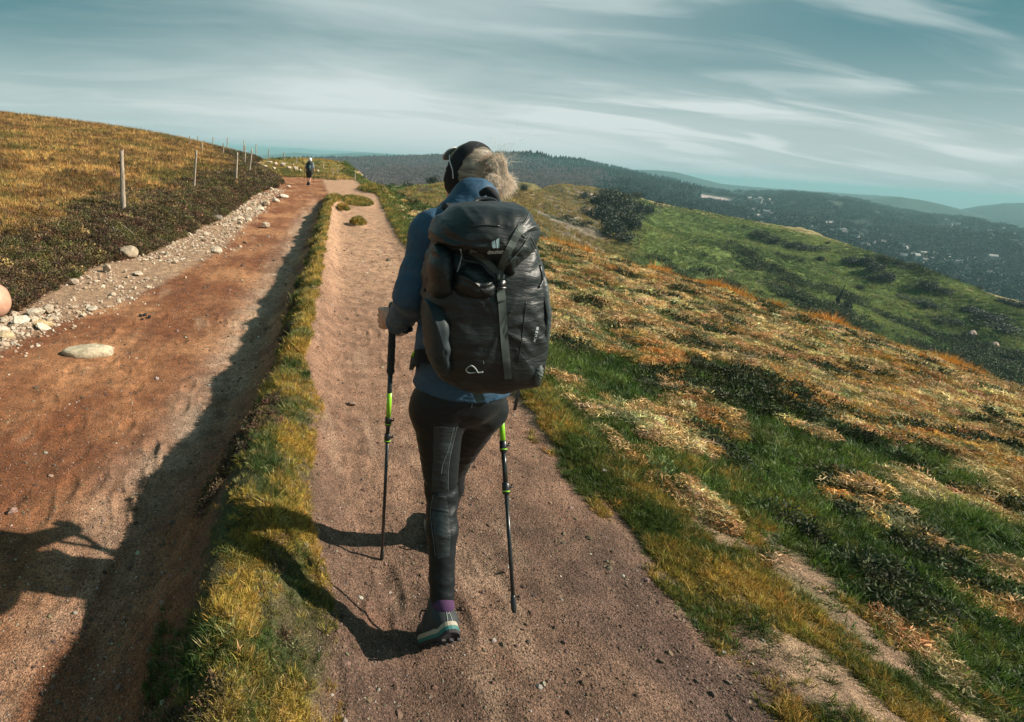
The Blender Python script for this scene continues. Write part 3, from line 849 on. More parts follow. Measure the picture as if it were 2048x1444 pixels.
# darker low bushes in its hollows
x, y, r = polar_points(55000, 1.6, 60, 8, 82, 5)
e = x - xD(y)
hol = fbm(x * 0.75 + 13, y * .75 + 50, 4)
hol = hol + .35 * fbm(x * 2.2, y * 2.2, 2)
m = (e > .9) & (hol > .12) & (bare(x, y) < .3)
x, y, r, hol = keep(m, x, y, r, hol)
col = lerpc(A_(.028, .040, .016), A_(.07, .085, .035), rng.uniform(size=len(x)))
scatter('slope_heath', with_z(x, y, -.01), (.045 + .05 * rng.uniform(size=len(x))) * (1 + r / 12), jit(col, .3), heaths, 'dark green heath growing in hollows of the slope', .3)

# orange stalks where the slope rolls over
X_, Y_ = [], []
for az in np.arange(22.5, 62, 0.0028):
    a = math.radians(az + rng.normal(0, .02)); rg = np.linspace(8, 75, 60)
    xx = rg * math.sin(a); yy = rg * math.cos(a); hh = height(xx, yy, False)
    k = int(np.argmax((hh - CAM_H) / rg)); q = rg[k] + rng.normal(0.3, .7)
    X_.append(q * math.sin(a)); Y_.append(q * math.cos(a))
x = np.array(X_); y = np.array(Y_); r = np.hypot(x, y)
clmp = fbm(x * .55, y * .25, 3) + .5 * fbm(x * 2.1, y * 1.3, 2)
m = (clmp > -.42)
x, y, r, clmp = keep(m, x, y, r, clmp)
hgt = (.12 + .15 * sst(clmp, .0, .6) * sst(-r, -45, -22)) * np.exp(rng.normal(0, .25, len(x)))
col = lerpc(A_(.62, .24, .035), A_(.60, .36, .08), rng.uniform(size=len(x)))
scatter('orange_stalks', with_z(x, y, -.02), np.stack([hgt * .9, hgt * .9, hgt], 1), jit(col, .15), tallt, 'tall orange stalks along the brow of the slope', .12)

# heather bank and golden hill on the left
x, y, r = polar_points(98000, 2.0, 75, -56, 3, 6)
g = xA(y) - x; gm = gold_mix(x, y)
m = (g > -.02) & (rng.uniform(size=len(x)) < (1 - gm * .86))
hx, hy, hr = keep(m, x, y, r)
tone = rng.uniform(size=len(hx))
col = lerpc(A_(.075, .050, .026), A_(.095, .09, .030), sst(fbm(hx * 1.3, hy * 1.3, 3) + rng.normal(0, .15, len(hx)), -.2, .3))
col = lerpc(col, A_(.23, .14, .085) + 0 * col, .8 * sst(tone, .66, .9))
col = lerpc(col, A_(.34, .25, .09) + 0 * col, .8 * sst(tone, .93, .96))
scatter('heather', with_z(hx, hy, -.01), (.06 + .045 * rng.uniform(size=len(hx))) * (1 + hr / 16), jit(col, .28), heaths, 'dark heather on the bank left of the trail', .3)
m = (g > .3) & (rng.uniform(size=len(x)) < gm * 1.1)
qx, qy, qr = keep(m, x, y, r)
x2, y2, r2 = polar_points(72000, 4, 80, -56, 3, 9)
m = (xA(y2) - x2 > .8) & (rng.uniform(size=len(x2)) < gold_mix(x2, y2))
x2, y2, r2 = keep(m, x2, y2, r2)
qx = np.concatenate([qx, x2]); qy = np.concatenate([qy, y2]); qr = np.concatenate([qr, r2])
tone = fbm(qx * .55 + 2, qy * .4, 4) + .6 * fbm(qx * 2.2, qy * 1.4, 2) + rng.normal(0, .14, len(qx))
col = lerpc(A_(.19, .10, .034), A_(.60, .36, .115), sst(tone, -.28, .30))
col = lerpc(col, A_(.14, .15, .03) + 0 * col, .7 * sst(fbm(qx * .3 + 15, qy * .3, 3) + rng.normal(0, .1, len(qx)), .12, .4))
scatter('golden_grass', with_z(qx, qy, -.01), (.06 + .03 * rng.uniform(size=len(qx))) * (1 + qr / 15), jit(col, .2), tufts, 'golden brown grass covering the hill on the left', .3)
# turf beyond the walker
x, y, r = polar_points(26000, 30, 75, -12, 26, 60)
m = (x > xA(y) + .3) & (y > 35.5 + fbm(x * .5, y * .5, 2) * 3)
x, y, r = keep(m, x, y, r)
col = lerpc(A_(.10, .11, .03), A_(.42, .28, .08), sst(fbm(x * .4, y * .25, 3) + rng.normal(0, .15, len(x)), -.25, .25))
scatter('far_turf', with_z(x, y, -.02), .13 + .08 * rng.uniform(size=len(x)), jit(col, .2), tufts, 'olive turf where the trail drops out of sight', .3)

# grit lying on both ways
x, y, r = polar_points(150000, .7, 13, -40, 54, 1.0)
nn = fbm(x * 2, y * 2, 3)
onp = (x > xA2(y) - .1) & ((x < xB(y) - .02) | ((x > xC(y) - .04) & (x < xD(y) + .12)))
m = onp & (rng.uniform(size=len(x)) < .5 + .5 * nn + .5 * np.exp(-((x - (xB(y) - .35)) / .22) ** 2))
x, y, r = keep(m, x, y, r)
big = rng.uniform(size=len(x)) > .975
s_ = np.exp(rng.normal(math.log(.0021), .38, len(x))) * (1 + r / 6) * np.where(big, rng.uniform(1.8, 4.2, len(x)), 1)
t_ = rng.uniform(size=len(x))
col = lerpc(A_(.11, .07, .05), A_(.38, .27, .20), t_)
col = lerpc(col, A_(.62, .55, .47) + 0 * col, sst(t_, .9, .95))
scatter('path_grit', with_z(x, y, .001), s_, jit(col, .2), pebs, 'loose grit scattered over both dirt paths', .5)

# ------------------------------------------------------------------ rocks
def rock_mesh(seed, flat, sub=2, lump=.12):
    r = np.random.default_rng(seed)
    V, F, _ = pebble(seed, sub, 1.0)
    P_ = np.array(V)
    P_ = P_ * (1 + lump * fbm(P_[:, 0] * 1.8 + seed, P_[:, 1] * 1.8 + P_[:, 2] * 1.3, 3))[:, None]
    P_[:, 2] *= flat
    P_[:, 1] *= r.uniform(.6, .95)
    me = bpy.data.meshes.new('stone'); me.from_pydata([tuple(p) for p in P_], [], F); me.update()
    me.materials.append(stone_mat)
    return me
stone_variants = [rock_mesh(100 + k, [.35, .5, .6, .42, .75, .3, .55, .65][k], 2 if k < 4 else 1) for k in range(8)]
def stone(px, py, wpx, var, label, rz=0.0, sink=.25, tone=(.56, .43, .30), group=None, at=None, sz=None, sy=1.0, szz=1.0, name='stone', smooth=False):
    p = at if at is not None else hit(px, py)
    me = stone_variants[var] if isinstance(var, int) else var
    o = bpy.data.objects.new(name, me); C.objects.link(o)
    depth = (Vector(p) - CAM).dot(CAM_ROT @ Vector((0, 0, -1)))
    s_ = sz if sz is not None else 0.5 * wpx * depth / F_PX
    o.scale = (s_, s_ * sy, s_ * szz)
    zmin = min(v.co.z for v in me.vertices) * s_ * szz
    o.location = (p[0], p[1], p[2] - zmin * (1 - sink * 2))
    o.rotation_euler = (0, 0, rz)
    o.color = (*tone, 1)
    tag(o, label, 'rock', group)
    return o
smoothrock = rock_mesh(131, .34, 3, .10); smoothrock.shade_smooth()
boulder = rock_mesh(137, .75, 3, .16); boulder.shade_smooth()
stone(180, 709, 104, smoothrock, 'broad flat pale stone set in the brown trail at the left', .2, .34, (.66, .55, .38), sy=.62, szz=.9)
stone(217, 709, 24, 4, 'small angular stone at the right end of the broad flat pale stone', .5, .1, (.62, .54, .44))
stone(256, 514, 44, boulder, 'rounded mossy boulder half buried in the bank above the rubble', .1, .2, (.50, .40, .28))
stone(432, 440, 38, 3, 'long grey slab tilted on the heather bank above the rubble', -.5, .1, (.40, .33, .27), sy=.6)
stone(434, 507, 26, 2, 'blocky pale stone at the trail side of the rubble strip', .3, .1, (.66, .55, .42))
stone(531, 456, 22, 4, 'lone pale stone lying on the open trail beyond the rubble', .9, .12, (.60, .48, .36))
stone(490, 487, 12, 6, 'little brown stone in the middle of the trail', .2, .1, (.40, .26, .18))
stone(566, 396, 25, 0, 'white flat stone at the tip of the heather bank', .3, .1, (.74, .64, .52))
stone(552, 405, 18, 1, 'small pale stone just below the white flat stone', .8, .1, (.66, .56, .44))
stone(532, 412, 20, 4, 'rounded tan stone at the foot of the heather bank', .1, .1, (.58, .45, .32))
stone(577, 375, 10, 1, 'small pale stone at the trail edge near the far walker', .4, .1, (.66, .56, .44))
stone(704, 812, 20, 6, 'single brown stone on the right-hand path beside the left pole', .3, .05, (.40, .27, .20))
stone(1206, 946, 13, 4, 'small white stone at the grassy edge of the right-hand path', .3, .0, (.85, .82, .76))
stone(1067, 1193, 8, 5, 'tiny dark pebble on the path right of the right pole', .3, .0, (.10, .09, .085))
stone(76, 533, 13, 4, 'small pale stone low in the heather at the far left', .3, .05, (.60, .50, .38))
stone(150, 570, 22, 4, 'pale stone at the upper left end of the rubble under the heather', .6, .05, (.62, .50, .38))
stone(85, 655, 50, 0, 'largest flat yellowish slab at the near end of the rubble', .15, .1, (.68, .50, .28), sy=.5)
stone(15, 678, 34, 2, 'wedge-shaped yellowish stone at the left edge of the photo', .5, .1, (.66, .52, .32))
# dark dung on the trail
for (px, py, wp) in [(281, 634, 11), (290, 633, 12), (299, 637, 14), (285, 640, 8)]:
    stone(px, py, wp, 7, 'dark crumb of dung lying on the brown trail', rng.uniform(0, 3), .05, (.045, .04, .04), group='dark droppings on the trail', name='dropping')['category'] = 'dung'
# the rubble strip
cand = []
k = 2600
yr = 0.8 + (np.exp(rng.uniform(0, math.log(25 / 1.6), k)) - 1) * 1.6
u = rng.beta(1.6, 1.6, k)
wj = .12 * fbm(yr * 1.2, yr * .3, 2)
xr = xA(yr) + wj + (xA2(yr) + .05 - xA(yr)) * u
dens = .34 + .9 * fbm(yr * .8, xr * .8, 3)
ok = rng.uniform(size=k) < dens
xr, yr = xr[ok], yr[ok]
sr = np.exp(rng.normal(math.log(.026), .50, len(xr))) * (1 + yr / 30)
zr = height(xr, yr)
ct = np.where((np.degrees(np.arctan2(xr, yr)) > -36) & (yr > 1.5), sr / np.hypot(xr, yr), 0)
order = np.argsort(-ct)
tones = lerpc(A_(.56, .41, .27), A_(.86, .74, .58), rng.uniform(size=len(xr)))
tones = tones * rng.uniform(.8, 1.08, (len(xr), 1))
for i in order[:270]:
    stone(0, 0, 0, int(rng.integers(0, 8)), 'loose pale angular stone in the rubble strip along the trail', rng.uniform(0, 6.28), .12, tuple(tones[i]),
          group='loose stones of the rubble strip', at=(xr[i], yr[i], zr[i]), sz=float(sr[i]), sy=rng.uniform(.6, 1), szz=rng.uniform(.6, 1.1)).rotation_euler = (rng.normal(0, .25), rng.normal(0, .25), rng.uniform(0, 6.28))
rest = order[270:]
xx = np.concatenate([xr[rest], xr.repeat(5) + rng.normal(0, .16, len(xr) * 5)]); yy = np.concatenate([yr[rest], yr.repeat(5) + rng.normal(0, .2, len(xr) * 5)])
ss = np.concatenate([sr[rest] * .9, np.exp(rng.normal(math.log(.011), .4, len(xr) * 5)) * (1 + yr.repeat(5) / 18)])
tt = lerpc(A_(.44, .30, .20), A_(.84, .70, .54), rng.uniform(size=len(xx)))
scatter('rubble', with_z(xx, yy, .004), ss, tt, variant_collection('rubble_stone', [pebble(90 + k, 2, .6) for k in range(6)], gravel_mat), 'fine pale rubble between the larger stones', .5)
# pale rocks on the rough ground at the bend
for k, (px, py, wp, var) in enumerate([(540, 327, 14, 0), (552, 331, 12, 2), (566, 334, 14, 4), (578, 338, 12, 1), (590, 341, 14, 4), (600, 343, 10, 2), (530, 334, 12, 0), (571, 328, 9, 5), (548, 340, 10, 4), (586, 332, 8, 2), (635, 344, 9, 1)]):
    p = hit(px, py)
    if p: stone(px, py, wp, var, 'pale rock on the rough ground at the bend behind the far walker', rng.uniform(0, 6), .1, (.62, .50, .40), group='rocks at the bend of the trail', at=p)

# weathered roots showing in the bank above the boulder
db = None
# ------------------------------------------------------------------ fence posts
def wood_material(name, c1, c2):
    s = NT(name)
    g = s.noise(6, 6, .7, s.scaled((9, 9, .6)))
    c = s.mix(s.mr(g, .35, .65), c1, c2)
    s.set(Base_Color=c, Roughness=.85, Normal=s.bump(g, .8, .02))
    return s.m
postwood = wood_material('weathered_wood', (.17, .13, .10), (.52, .43, .33))
iron = NT('rusty_iron'); iron.set(Base_Color=(.06, .045, .04), Roughness=.7, Metallic=.6); iron = iron.m
def post_mesh(seed, rad, h, split=False):
    r = np.random.default_rng(seed)
    V, F = [], []
    nseg, nr = 10, 12
    for j in range(nr + 1):
        t = j / nr
        cx = .03 * h * math.sin(t * 2.1 + seed) * .5; cy = .02 * h * math.sin(t * 1.7 + seed * 2) * .5
        rr_ = rad * (1.08 - .18 * t)
        for i in range(nseg):
            a = 2 * math.pi * i / nseg
            k = rr_ * (1 + .22 * math.sin(3 * a + seed) * .5 + .10 * r.uniform(-1, 1) * (.3 + t))
            if split and t > .8 and i % 3 == 0: k *= .55
            z = -.25 + (h + .25) * t + (r.uniform(-.05, .04) * min(1, rad * 14) if j == nr else 0)
            V.append((cx + k * math.cos(a), cy + k * math.sin(a) * .8, z))
    for j in range(nr):
        for i in range(nseg):
            a = j * nseg + i; b = j * nseg + (i + 1) % nseg
            F.append((a, b, b + nseg, a + nseg))
    V.append((V[nr * nseg][0] * .2, 0, h * .985)); c_ = len(V) - 1
    for i in range(nseg): F.append((nr * nseg + i, nr * nseg + (i + 1) % nseg, c_))
    return V, F
POSTS = [
 (248, 425, 245, 300, 'split', 'tall split grey wooden post nearest the camera on the left bank'),
 (389, 381, 393, 302, '', 'slim leaning wooden post second along the bank from the camera'),
 (472.5, 365, 474, 305, 'split', 'double-topped pale post nearest the tip of the heather bank'),
 (498, 348, 503, 298, '', 'dark leaning post at the far end of the heather bank'),
 (489, 332, 490, 290, '', 'grey post just left of the dark leaning post, by the sandy patch'),
 (446, 316, 447, 286, '', 'dark-topped post left of the sandy patch'),
 (405, 309, 404, 285, '', 'thin pale post on the golden hill above the second near post'),
 (379.5, 295, 379.5, 272, '', 'faint thin post farthest left on the hill crest'),
 (395, 288, 396, 272, '', 'dark post second from the left on the hill crest'),
 (425.5, 297, 426, 274, '', 'dark-topped thin post third from the left on the skyline'),
 (453, 294, 455, 275, '', 'black-topped post on the skyline above the dark-topped post'),
 (486, 296, 488, 280, '', 'post on the skyline above the sandy patch'),
 (512.5, 305, 512.5, 288, '', 'straight dark post against the teal ridge right of the sandy patch'),
 (537, 314, 538, 298, '', 'slim dark post against the teal ridge above the rocks'),
 (567.5, 321, 568, 305, '', 'very thin post between the rocks and the far walker'),
 (592, 329, 593.4, 319, '', 'short pale post just left of the far walker'),
 (646, 338, 646, 331, '', 'tiny pale post on the knoll right of the far walker'),
 (665, 352, 665, 346, '', 'tiny pale post at the right foot of the knoll'),
 (675, 350, 675, 343, '', 'tiny pale post on the right shoulder of the knoll'),
 (710, 362, 710, 353, '', 'tiny post left of the taller pale one past the knoll'),
 (733, 365, 733, 351, '', 'taller pale thin post where the trail meets the woods'),
 (750, 368, 750, 360, '', 'last tiny post right of the trail before the meadow')]
for k, (bx, by, tx_, ty2, kind, lab) in enumerate(POSTS):
    p = hit(bx, by)
    if p is None or p.y > 62:
        q = P(bx, by, 52); p = Vector((q.x, q.y, hz_(q.x, q.y)))
    top = P(tx_, ty2, p.y)
    h = max(.5, top.z - p.z)
    rad = {0: .052, 2: .045}.get(k, .040 if k < 6 else .045)
    if k >= 16: rad = .035
    V, F = post_mesh(k + 3, rad, h, kind == 'split')
    if k in (0, 2, 4):                                       # parts: a post with its staple
        o = empty('fence_post', p); tag(o, lab, 'post', 'posts of the old fence on the hill')
        mesh_obj('shaft', V, F, postwood, smooth=True).parent = o
        bm = bmesh.new(); bmesh.ops.create_icosphere(bm, subdivisions=1, radius=.02)
        for v in bm.verts: v.co = Vector((v.co.x * 1.8 - rad - .02, v.co.y, v.co.z + h * .8))
        me = bpy.data.meshes.new('wire_staple'); bm.to_mesh(me); bm.free(); me.materials.append(iron)
        so_ = bpy.data.objects.new('wire_staple', me); C.objects.link(so_); so_.parent = o
    else:
        o = mesh_obj('fence_post', V, F, postwood, smooth=True); o.location = p
        tag(o, lab, 'post', 'posts of the old fence on the hill')
    o.rotation_euler = (rng.normal(0, .02), (top.x - p.x) / h, rng.uniform(-.2, .2))

# ------------------------------------------------------------------ trees and bushes of the middle distance
bark = wood_material('bark', (.05, .04, .035), (.12, .10, .085))
def leaf_mat(name, c1, c2, sc=.8):
    s = NT(name)
    sh = s.attr('shade', 'GEOMETRY', 'Fac')
    c = s.mix(sh, c1, c2)
    s.set(Base_Color=c, Roughness=.75)
    return s.m
leaf_dark = leaf_mat('dark_leaves', (.016, .026, .018), (.060, .072, .042))
leaf_brown = leaf_mat('bare_twigs', (.085, .075, .07), (.17, .15, .13))
def crown_mesh(seed, mat, n=1700, kind='round'):
    r = np.random.default_rng(seed)
    lobes = [(r.normal(0, .34), r.normal(0, .34), r.uniform(.35, 1.05), r.uniform(.28, .5)) for _ in range(9)]
    V, F, S_ = [], [], []
    for k in range(n):
        if kind == 'cone':
            t = r.uniform() ** .7; a = r.uniform(0, 6.28); rad = (.36 * t) * r.uniform(.35, 1.05) * (1 + .25 * math.sin(t * 38))
            p = np.array([rad * math.cos(a), rad * math.sin(a), 1.25 - t * 1.15]); l = .07
        else:
            lx, ly, lz, lr = lobes[r.integers(0, len(lobes))]
            d = r.normal(size=3); d /= np.linalg.norm(d)
            p = np.array([lx, ly, lz * .75]) + d * lr * r.uniform(.6, 1.08); p[2] = max(p[2], .03); l = .05
        d = r.normal(size=3); d /= np.linalg.norm(d); u = np.cross(d, r.normal(size=3)); u /= np.linalg.norm(u)
        l *= r.uniform(.6, 1.5)
        b = len(V); V += [tuple(p - d * l), tuple(p + u * l * .6), tuple(p + d * l), tuple(p - u * l * .6)]; F.append((b, b + 1, b + 2, b + 3)); S_ += [r.uniform()] * 4
    me = bpy.data.meshes.new('crown'); me.from_pydata(V, [], F); me.update(); me.materials.append(mat)
    a = me.attributes.new('shade', 'FLOAT', 'POINT'); a.data.foreach_set('value', np.asarray(S_, np.float32))
    return me
crowns = [crown_mesh(200 + k, leaf_dark) for k in range(4)]
cones = [crown_mesh(210 + k, leaf_dark, 500, 'cone') for k in range(2)]
browns = [crown_mesh(220 + k, leaf_brown, 420) for k in range(2)]
bm = bmesh.new(); bmesh.ops.create_cone(bm, segments=7, radius1=.07, radius2=.02, depth=1.0)
for v in bm.verts: v.co.z += .42
trunk_me = bpy.data.meshes.new('trunk'); bm.to_mesh(trunk_me); bm.free(); trunk_me.materials.append(bark)
def project(Pw):
    """World points (n,3) to photo pixels."""
    M = np.array(CAM_ROT)
    q = (np.asarray(Pw) - np.array(CAM)) @ M
    return PPX + F_PX * q[..., 0] / -q[..., 2], PPY - F_PX * q[..., 1] / -q[..., 2], -q[..., 2]
def on_grid(grid, px, py):
    u, v, w = project(grid[:, :151])
    d = (u - px) ** 2 + (v - py) ** 2
    i = np.unravel_index(np.argmin(d), d.shape)
    return Vector(grid[i])
def tree(name, p, wpx, hpx, me, label, group, cat='bush', trunk=True):
    depth = (p - CAM).dot(CAM_ROT @ Vector((0, 0, -1)))
    sx = wpx * depth / F_PX / 1.5; sz = hpx * depth / F_PX / 1.15
    o = empty(name, p - Vector((0, 0, .12 * sz)), rng.uniform(0, 6.28)); o.scale = (sx, sx, sz)
    tag(o, label, cat, group)
    for nm, m_ in (('trunk', trunk_me), ('crown', me)):
        if nm == 'trunk' and not trunk: continue
        c_ = bpy.data.objects.new(nm, m_); C.objects.link(c_); c_.parent = o
    return o
GH = 'dark bushes on the green hillside'; GC = 'trees of the dark thicket below the meadow'
thick = [(1192, 412, 34, 32), (1216, 420, 44, 40), (1245, 425, 46, 40), (1270, 432, 44, 34), (1290, 432, 40, 30), (1205, 445, 46, 40), (1235, 452, 50, 42), (1258, 460, 44, 38), (1215, 470, 46, 34), (1240, 482, 42, 30), (1180, 432, 26, 22), (1222, 398, 30, 24)]
wl = ['left upper tree', 'tree behind the middle', 'upper middle tree', 'right-hand tree', 'rounded tree farthest right', 'left middle tree', 'big middle tree', 'lower right tree', 'lower left tree', 'lowest tree, against the orange brow', 'small scrubby tree at the left edge', 'topmost tree']
for (px, py, w_, h_), lb in zip(thick, wl):
    tree('thicket_tree', on_grid(HILL, px, py), w_, h_, crowns[rng.integers(0, 4)], lb + ' of the dark thicket right of the backpack', GC, 'tree')
for (px, py, w_, h_, lb, kind) in [
 (808, 382, 13, 20, 'small dark conifer at the edge of the meadow left of the hiker', 'c'), (852, 384, 40, 14, 'low greyish bush beside the small conifer', 'b'), (862, 366, 28, 18, 'round dark bush at the far meadow edge left of the hiker', 'r'),
 (1048, 379, 16, 15, 'small dark tree just right of the hiker\'s hair', 'r'), (1030, 376, 12, 10, 'low shrub under the hiker\'s blowing hair', 'r'), (1208, 390, 28, 13, 'flat-topped bush above the thicket', 'r'), (1168, 398, 20, 20, 'bush on the stony slope left of the thicket', 'r'), (1273, 398, 22, 15, 'lone bush on the pale pasture right of the thicket top', 'r'),
 (1322, 404, 12, 5, 'tiny shrub on the pale pasture', 'r'), (1380, 421, 12, 6, 'small dark shrub on the hill crest right of the thicket', 'r'),
 (1520, 480, 30, 20, 'left bush of the dark row in the fold of the hill', 'r'), (1548, 488, 26, 16, 'second bush of the dark row in the fold', 'r'), (1580, 497, 36, 18, 'middle bush of the dark row in the fold', 'r'), (1608, 502, 38, 18, 'right bush of the dark row in the fold', 'r'),
 (1700, 526, 34, 14, 'leftmost bush of the diagonal belt down the hill', 'r'), (1727, 534, 34, 24, 'tallest bush of the diagonal belt down the hill', 'r'), (1748, 546, 32, 22, 'third bush of the diagonal belt down the hill', 'r'), (1768, 562, 38, 24, 'rounded bush near the end of the diagonal belt', 'r'), (1742, 560, 26, 10, 'low bush under the diagonal belt', 'r'),
 (1792, 533, 13, 15, 'lone round bush above the diagonal belt', 'r'), (1806, 540, 8, 8, 'tiny bush beside the lone round one', 'r'), (1850, 578, 34, 24, 'left half of the big dark bush on the right hill', 'r'), (1870, 586, 34, 20, 'right half of the big dark bush on the right hill', 'r'),
 (1808, 572, 12, 5, 'flat shrub left of the big dark bush', 'r'), (1792, 592, 16, 6, 'flat shrub at the end of the belt', 'r'), (1838, 606, 34, 14, 'upper bush over the bracken-coloured scar', 'r'), (1858, 618, 30, 16, 'lower bush over the bracken-coloured scar', 'r'), (1885, 645, 34, 16, 'dark bush below the bracken-coloured scar', 'r'),
 (2012, 608, 34, 14, 'bush near the right edge under the crest', 'r'), (2038, 616, 34, 18, 'bush cut by the right edge under the crest', 'r'), (1965, 640, 50, 22, 'wide dark bush low on the right hill', 'r'), (1990, 660, 56, 26, 'wide dark bush farther down at the right', 'r'), (1935, 625, 34, 16, 'dark bush above the wide dark ones', 'r'),
 (1672, 610, 20, 40, 'tall narrow dark shrub standing behind the orange stalks', 'c'), (1690, 622, 26, 26, 'shrub right of the tall narrow one behind the stalks', 'r'), (1716, 578, 14, 12, 'single small bush left of the sheep track', 'r'), (1640, 520, 16, 10, 'small bush on the green hill below the crest', 'r'),
 (1655, 488, 10, 6, 'tiny dark bush close under the crest', 'r'), (1917, 547, 10, 6, 'dark spot of a shrub near the pale crest track', 'r'), (1962, 566, 12, 8, 'small shrub on the crest at the right', 'r')]:
    me = {'c': cones[0], 'r': crowns[rng.integers(0, 4)], 'b': browns[0]}[kind]
    tree('hillside_bush' if kind != 'c' else 'narrow_conifer', on_grid(HILL, px, py), w_, h_, me, lb, GH)
for (px, py, w_, lb) in [(1942, 672, 22, 'pinkish pale rock in the dark valley foot at the right'), (1986, 694, 22, 'pale rock lower right in the dark valley foot')]:
    p = on_grid(HILL, px, py); o = stone(0, 0, 0, 2, lb, .4, .0, (.36, .26, .22), at=p, sz=.5 * w_ * (p - CAM).dot(CAM_ROT @ Vector((0, 0, -1))) / F_PX)
# scrub on the green hill
def hill_pts(n):
    i = rng.uniform(0, HILL.shape[0] - 1.01, n); j = rng.uniform(0, 148.9, n)
    i0 = i.astype(int); j0 = j.astype(int); fu = (i - i0)[:, None]; fv = (j - j0)[:, None]
    return HILL[i0, j0] * (1 - fu) * (1 - fv) + HILL[i0 + 1, j0] * fu * (1 - fv) + HILL[i0, j0 + 1] * (1 - fu) * fv + HILL[i0 + 1, j0 + 1] * fu * fv, HILL_U[i0], HILL_V[j0]
hq, hu, hv = hill_pts(60000)
nn_ = fbm(hq[:, 0] * .035 + 3, hq[:, 1] * .035, 4) + .5 * (.6 - hv) + .45 * sst(hu, 1700, 2050) * (1 - hv)
m = (nn_ + rng.normal(0, .10, len(hq)) - .22 * (1 - sst(hu, 1180, 1300)) - .24 > .16)
scatter('hill_scrub', hq[m], rng.uniform(.35, 1.25, m.sum()) * (1 + .4 * rng.uniform(size=m.sum())), jit(lerpc(A_(.035, .052, .022), A_(.09, .105, .04), rng.uniform(size=m.sum())), .3), heaths, 'dark low scrub in the folds of the green hill', .2)
m = (nn_ < .25) & (hv < .97)
scatter('hill_grass', hq[m], rng.uniform(.30, .65, m.sum()), jit(lerpc(lerpc(A_(.095, .14, .036), A_(.23, .265, .075), sst(fbm(hq[m][:, 0] * .05, hq[m][:, 1] * .05, 3), -.3, .3)), A_(.36, .24, .08) + 0 * hq[m], (1 - sst(hu[m], 1150, 1300)) * .75), .25), tufts, 'rough grass on the green hill and its meadow', .3)
# woods far off, as masses
def on_fold(grid, U, V, n, u0, u1, v0, v1, f=None):
    u = rng.uniform(u0, u1, n); v = rng.uniform(v0, v1, n)
    if f is not None:
        m = f(u, v); u, v = u[m], v[m]
    iu = (u - U[0]) / (U[-1] - U[0]) * (len(U) - 1); nv_ = int(np.sum(V <= 1.0)); iv = v * (nv_ - 1)
    i0 = np.clip(iu.astype(int), 0, len(U) - 2); j0 = np.clip(iv.astype(int), 0, grid.shape[1] - 2)
    fu = (iu - i0)[:, None]; fv = (iv - j0)[:, None]
    return (grid[i0, j0] * (1 - fu) * (1 - fv) + grid[i0 + 1, j0] * fu * (1 - fv) + grid[i0, j0 + 1] * (1 - fu) * fv + grid[i0 + 1, j0 + 1] * fu * fv), u, v
def simple_crown(seed, cone):
    bm = bmesh.new()
    if cone:
        bmesh.ops.create_cone(bm, segments=6, radius1=.32, radius2=.02, depth=1.0)
        for v in bm.verts: v.co.z += .45
    else:
        bmesh.ops.create_icosphere(bm, subdivisions=1, radius=.5)
        for v in bm.verts: v.co = Vector(np.array(v.co) * np.random.default_rng(seed * 50 + v.index).uniform(.75, 1.15)) + Vector((0, 0, .35))
    V = [tuple(v.co) for v in bm.verts]; F = [tuple(l.index for l in f.verts) for f in bm.faces]; bm.free()
    return V, F, [.5] * len(V)
woodmat = plant_material('far_wood', .9, .05)
conifer_c = variant_collection('conifer', [simple_crown(k, True) for k in range(3)], woodmat)
round_c = variant_collection('broadleaf', [simple_crown(k, False) for k in range(4)], woodmat)
pw, u, v = on_fold(FOREST, FOREST_U, FOREST_V, 9000, 540, 1400, .30, 1.0, lambda u, v: (rng.uniform(size=len(u)) < .10 + .9 * ((v > .72) | (u > 1030)) * sst(v, .2, .6)))
scatter('conifer_wood', pw, rng.uniform(4, 7.5, len(pw)), jit(np.tile(A_(.016, .034, .028), (len(pw), 1)), .3), conifer_c, 'dark conifer wood along the crest of the far hill')
pw, u, v = on_fold(FOREST, FOREST_U, FOREST_V, 30000, 560, 1230, .02, .86, lambda u, v: fbm(u * .012, v * 5, 3) * .25 + v + .30 * sst(u, 1000, 1200) < .74)
scatter('bare_wood', pw, rng.uniform(2.5, 5.0, len(pw)), jit(lerpc(A_(.11, .080, .080), A_(.18, .135, .13), rng.uniform(size=len(pw))), .2), heaths, 'bare brown woods covering the middle of the far hill')
nzf = lambda u, v: fbm(u * .02, v * 9, 3) + rng.normal(0, .1, len(u)) > -.08
infield = lambda u, v: (u > 9999)
pw, u, v = on_fold(VALLEY, VALLEY_U, VALLEY_V, 20000, 1060, 2190, .0, .99, lambda u, v: nzf(u, v) & ~infield(u, v))
pu_, pv_, _w = project(pw)
pw = pw[~((pu_ > 1362) & (pu_ < 1468) & (pv_ > 380 + .16 * (pu_ - 1370)) & (pv_ < 399 + .10 * (pu_ - 1370)))]
scatter('valley_wood', pw, rng.uniform(4, 8, len(pw)), jit(np.tile(A_(.022, .040, .034), (len(pw), 1)), .35), heaths, 'dark woods on the ridge beyond the green hill')
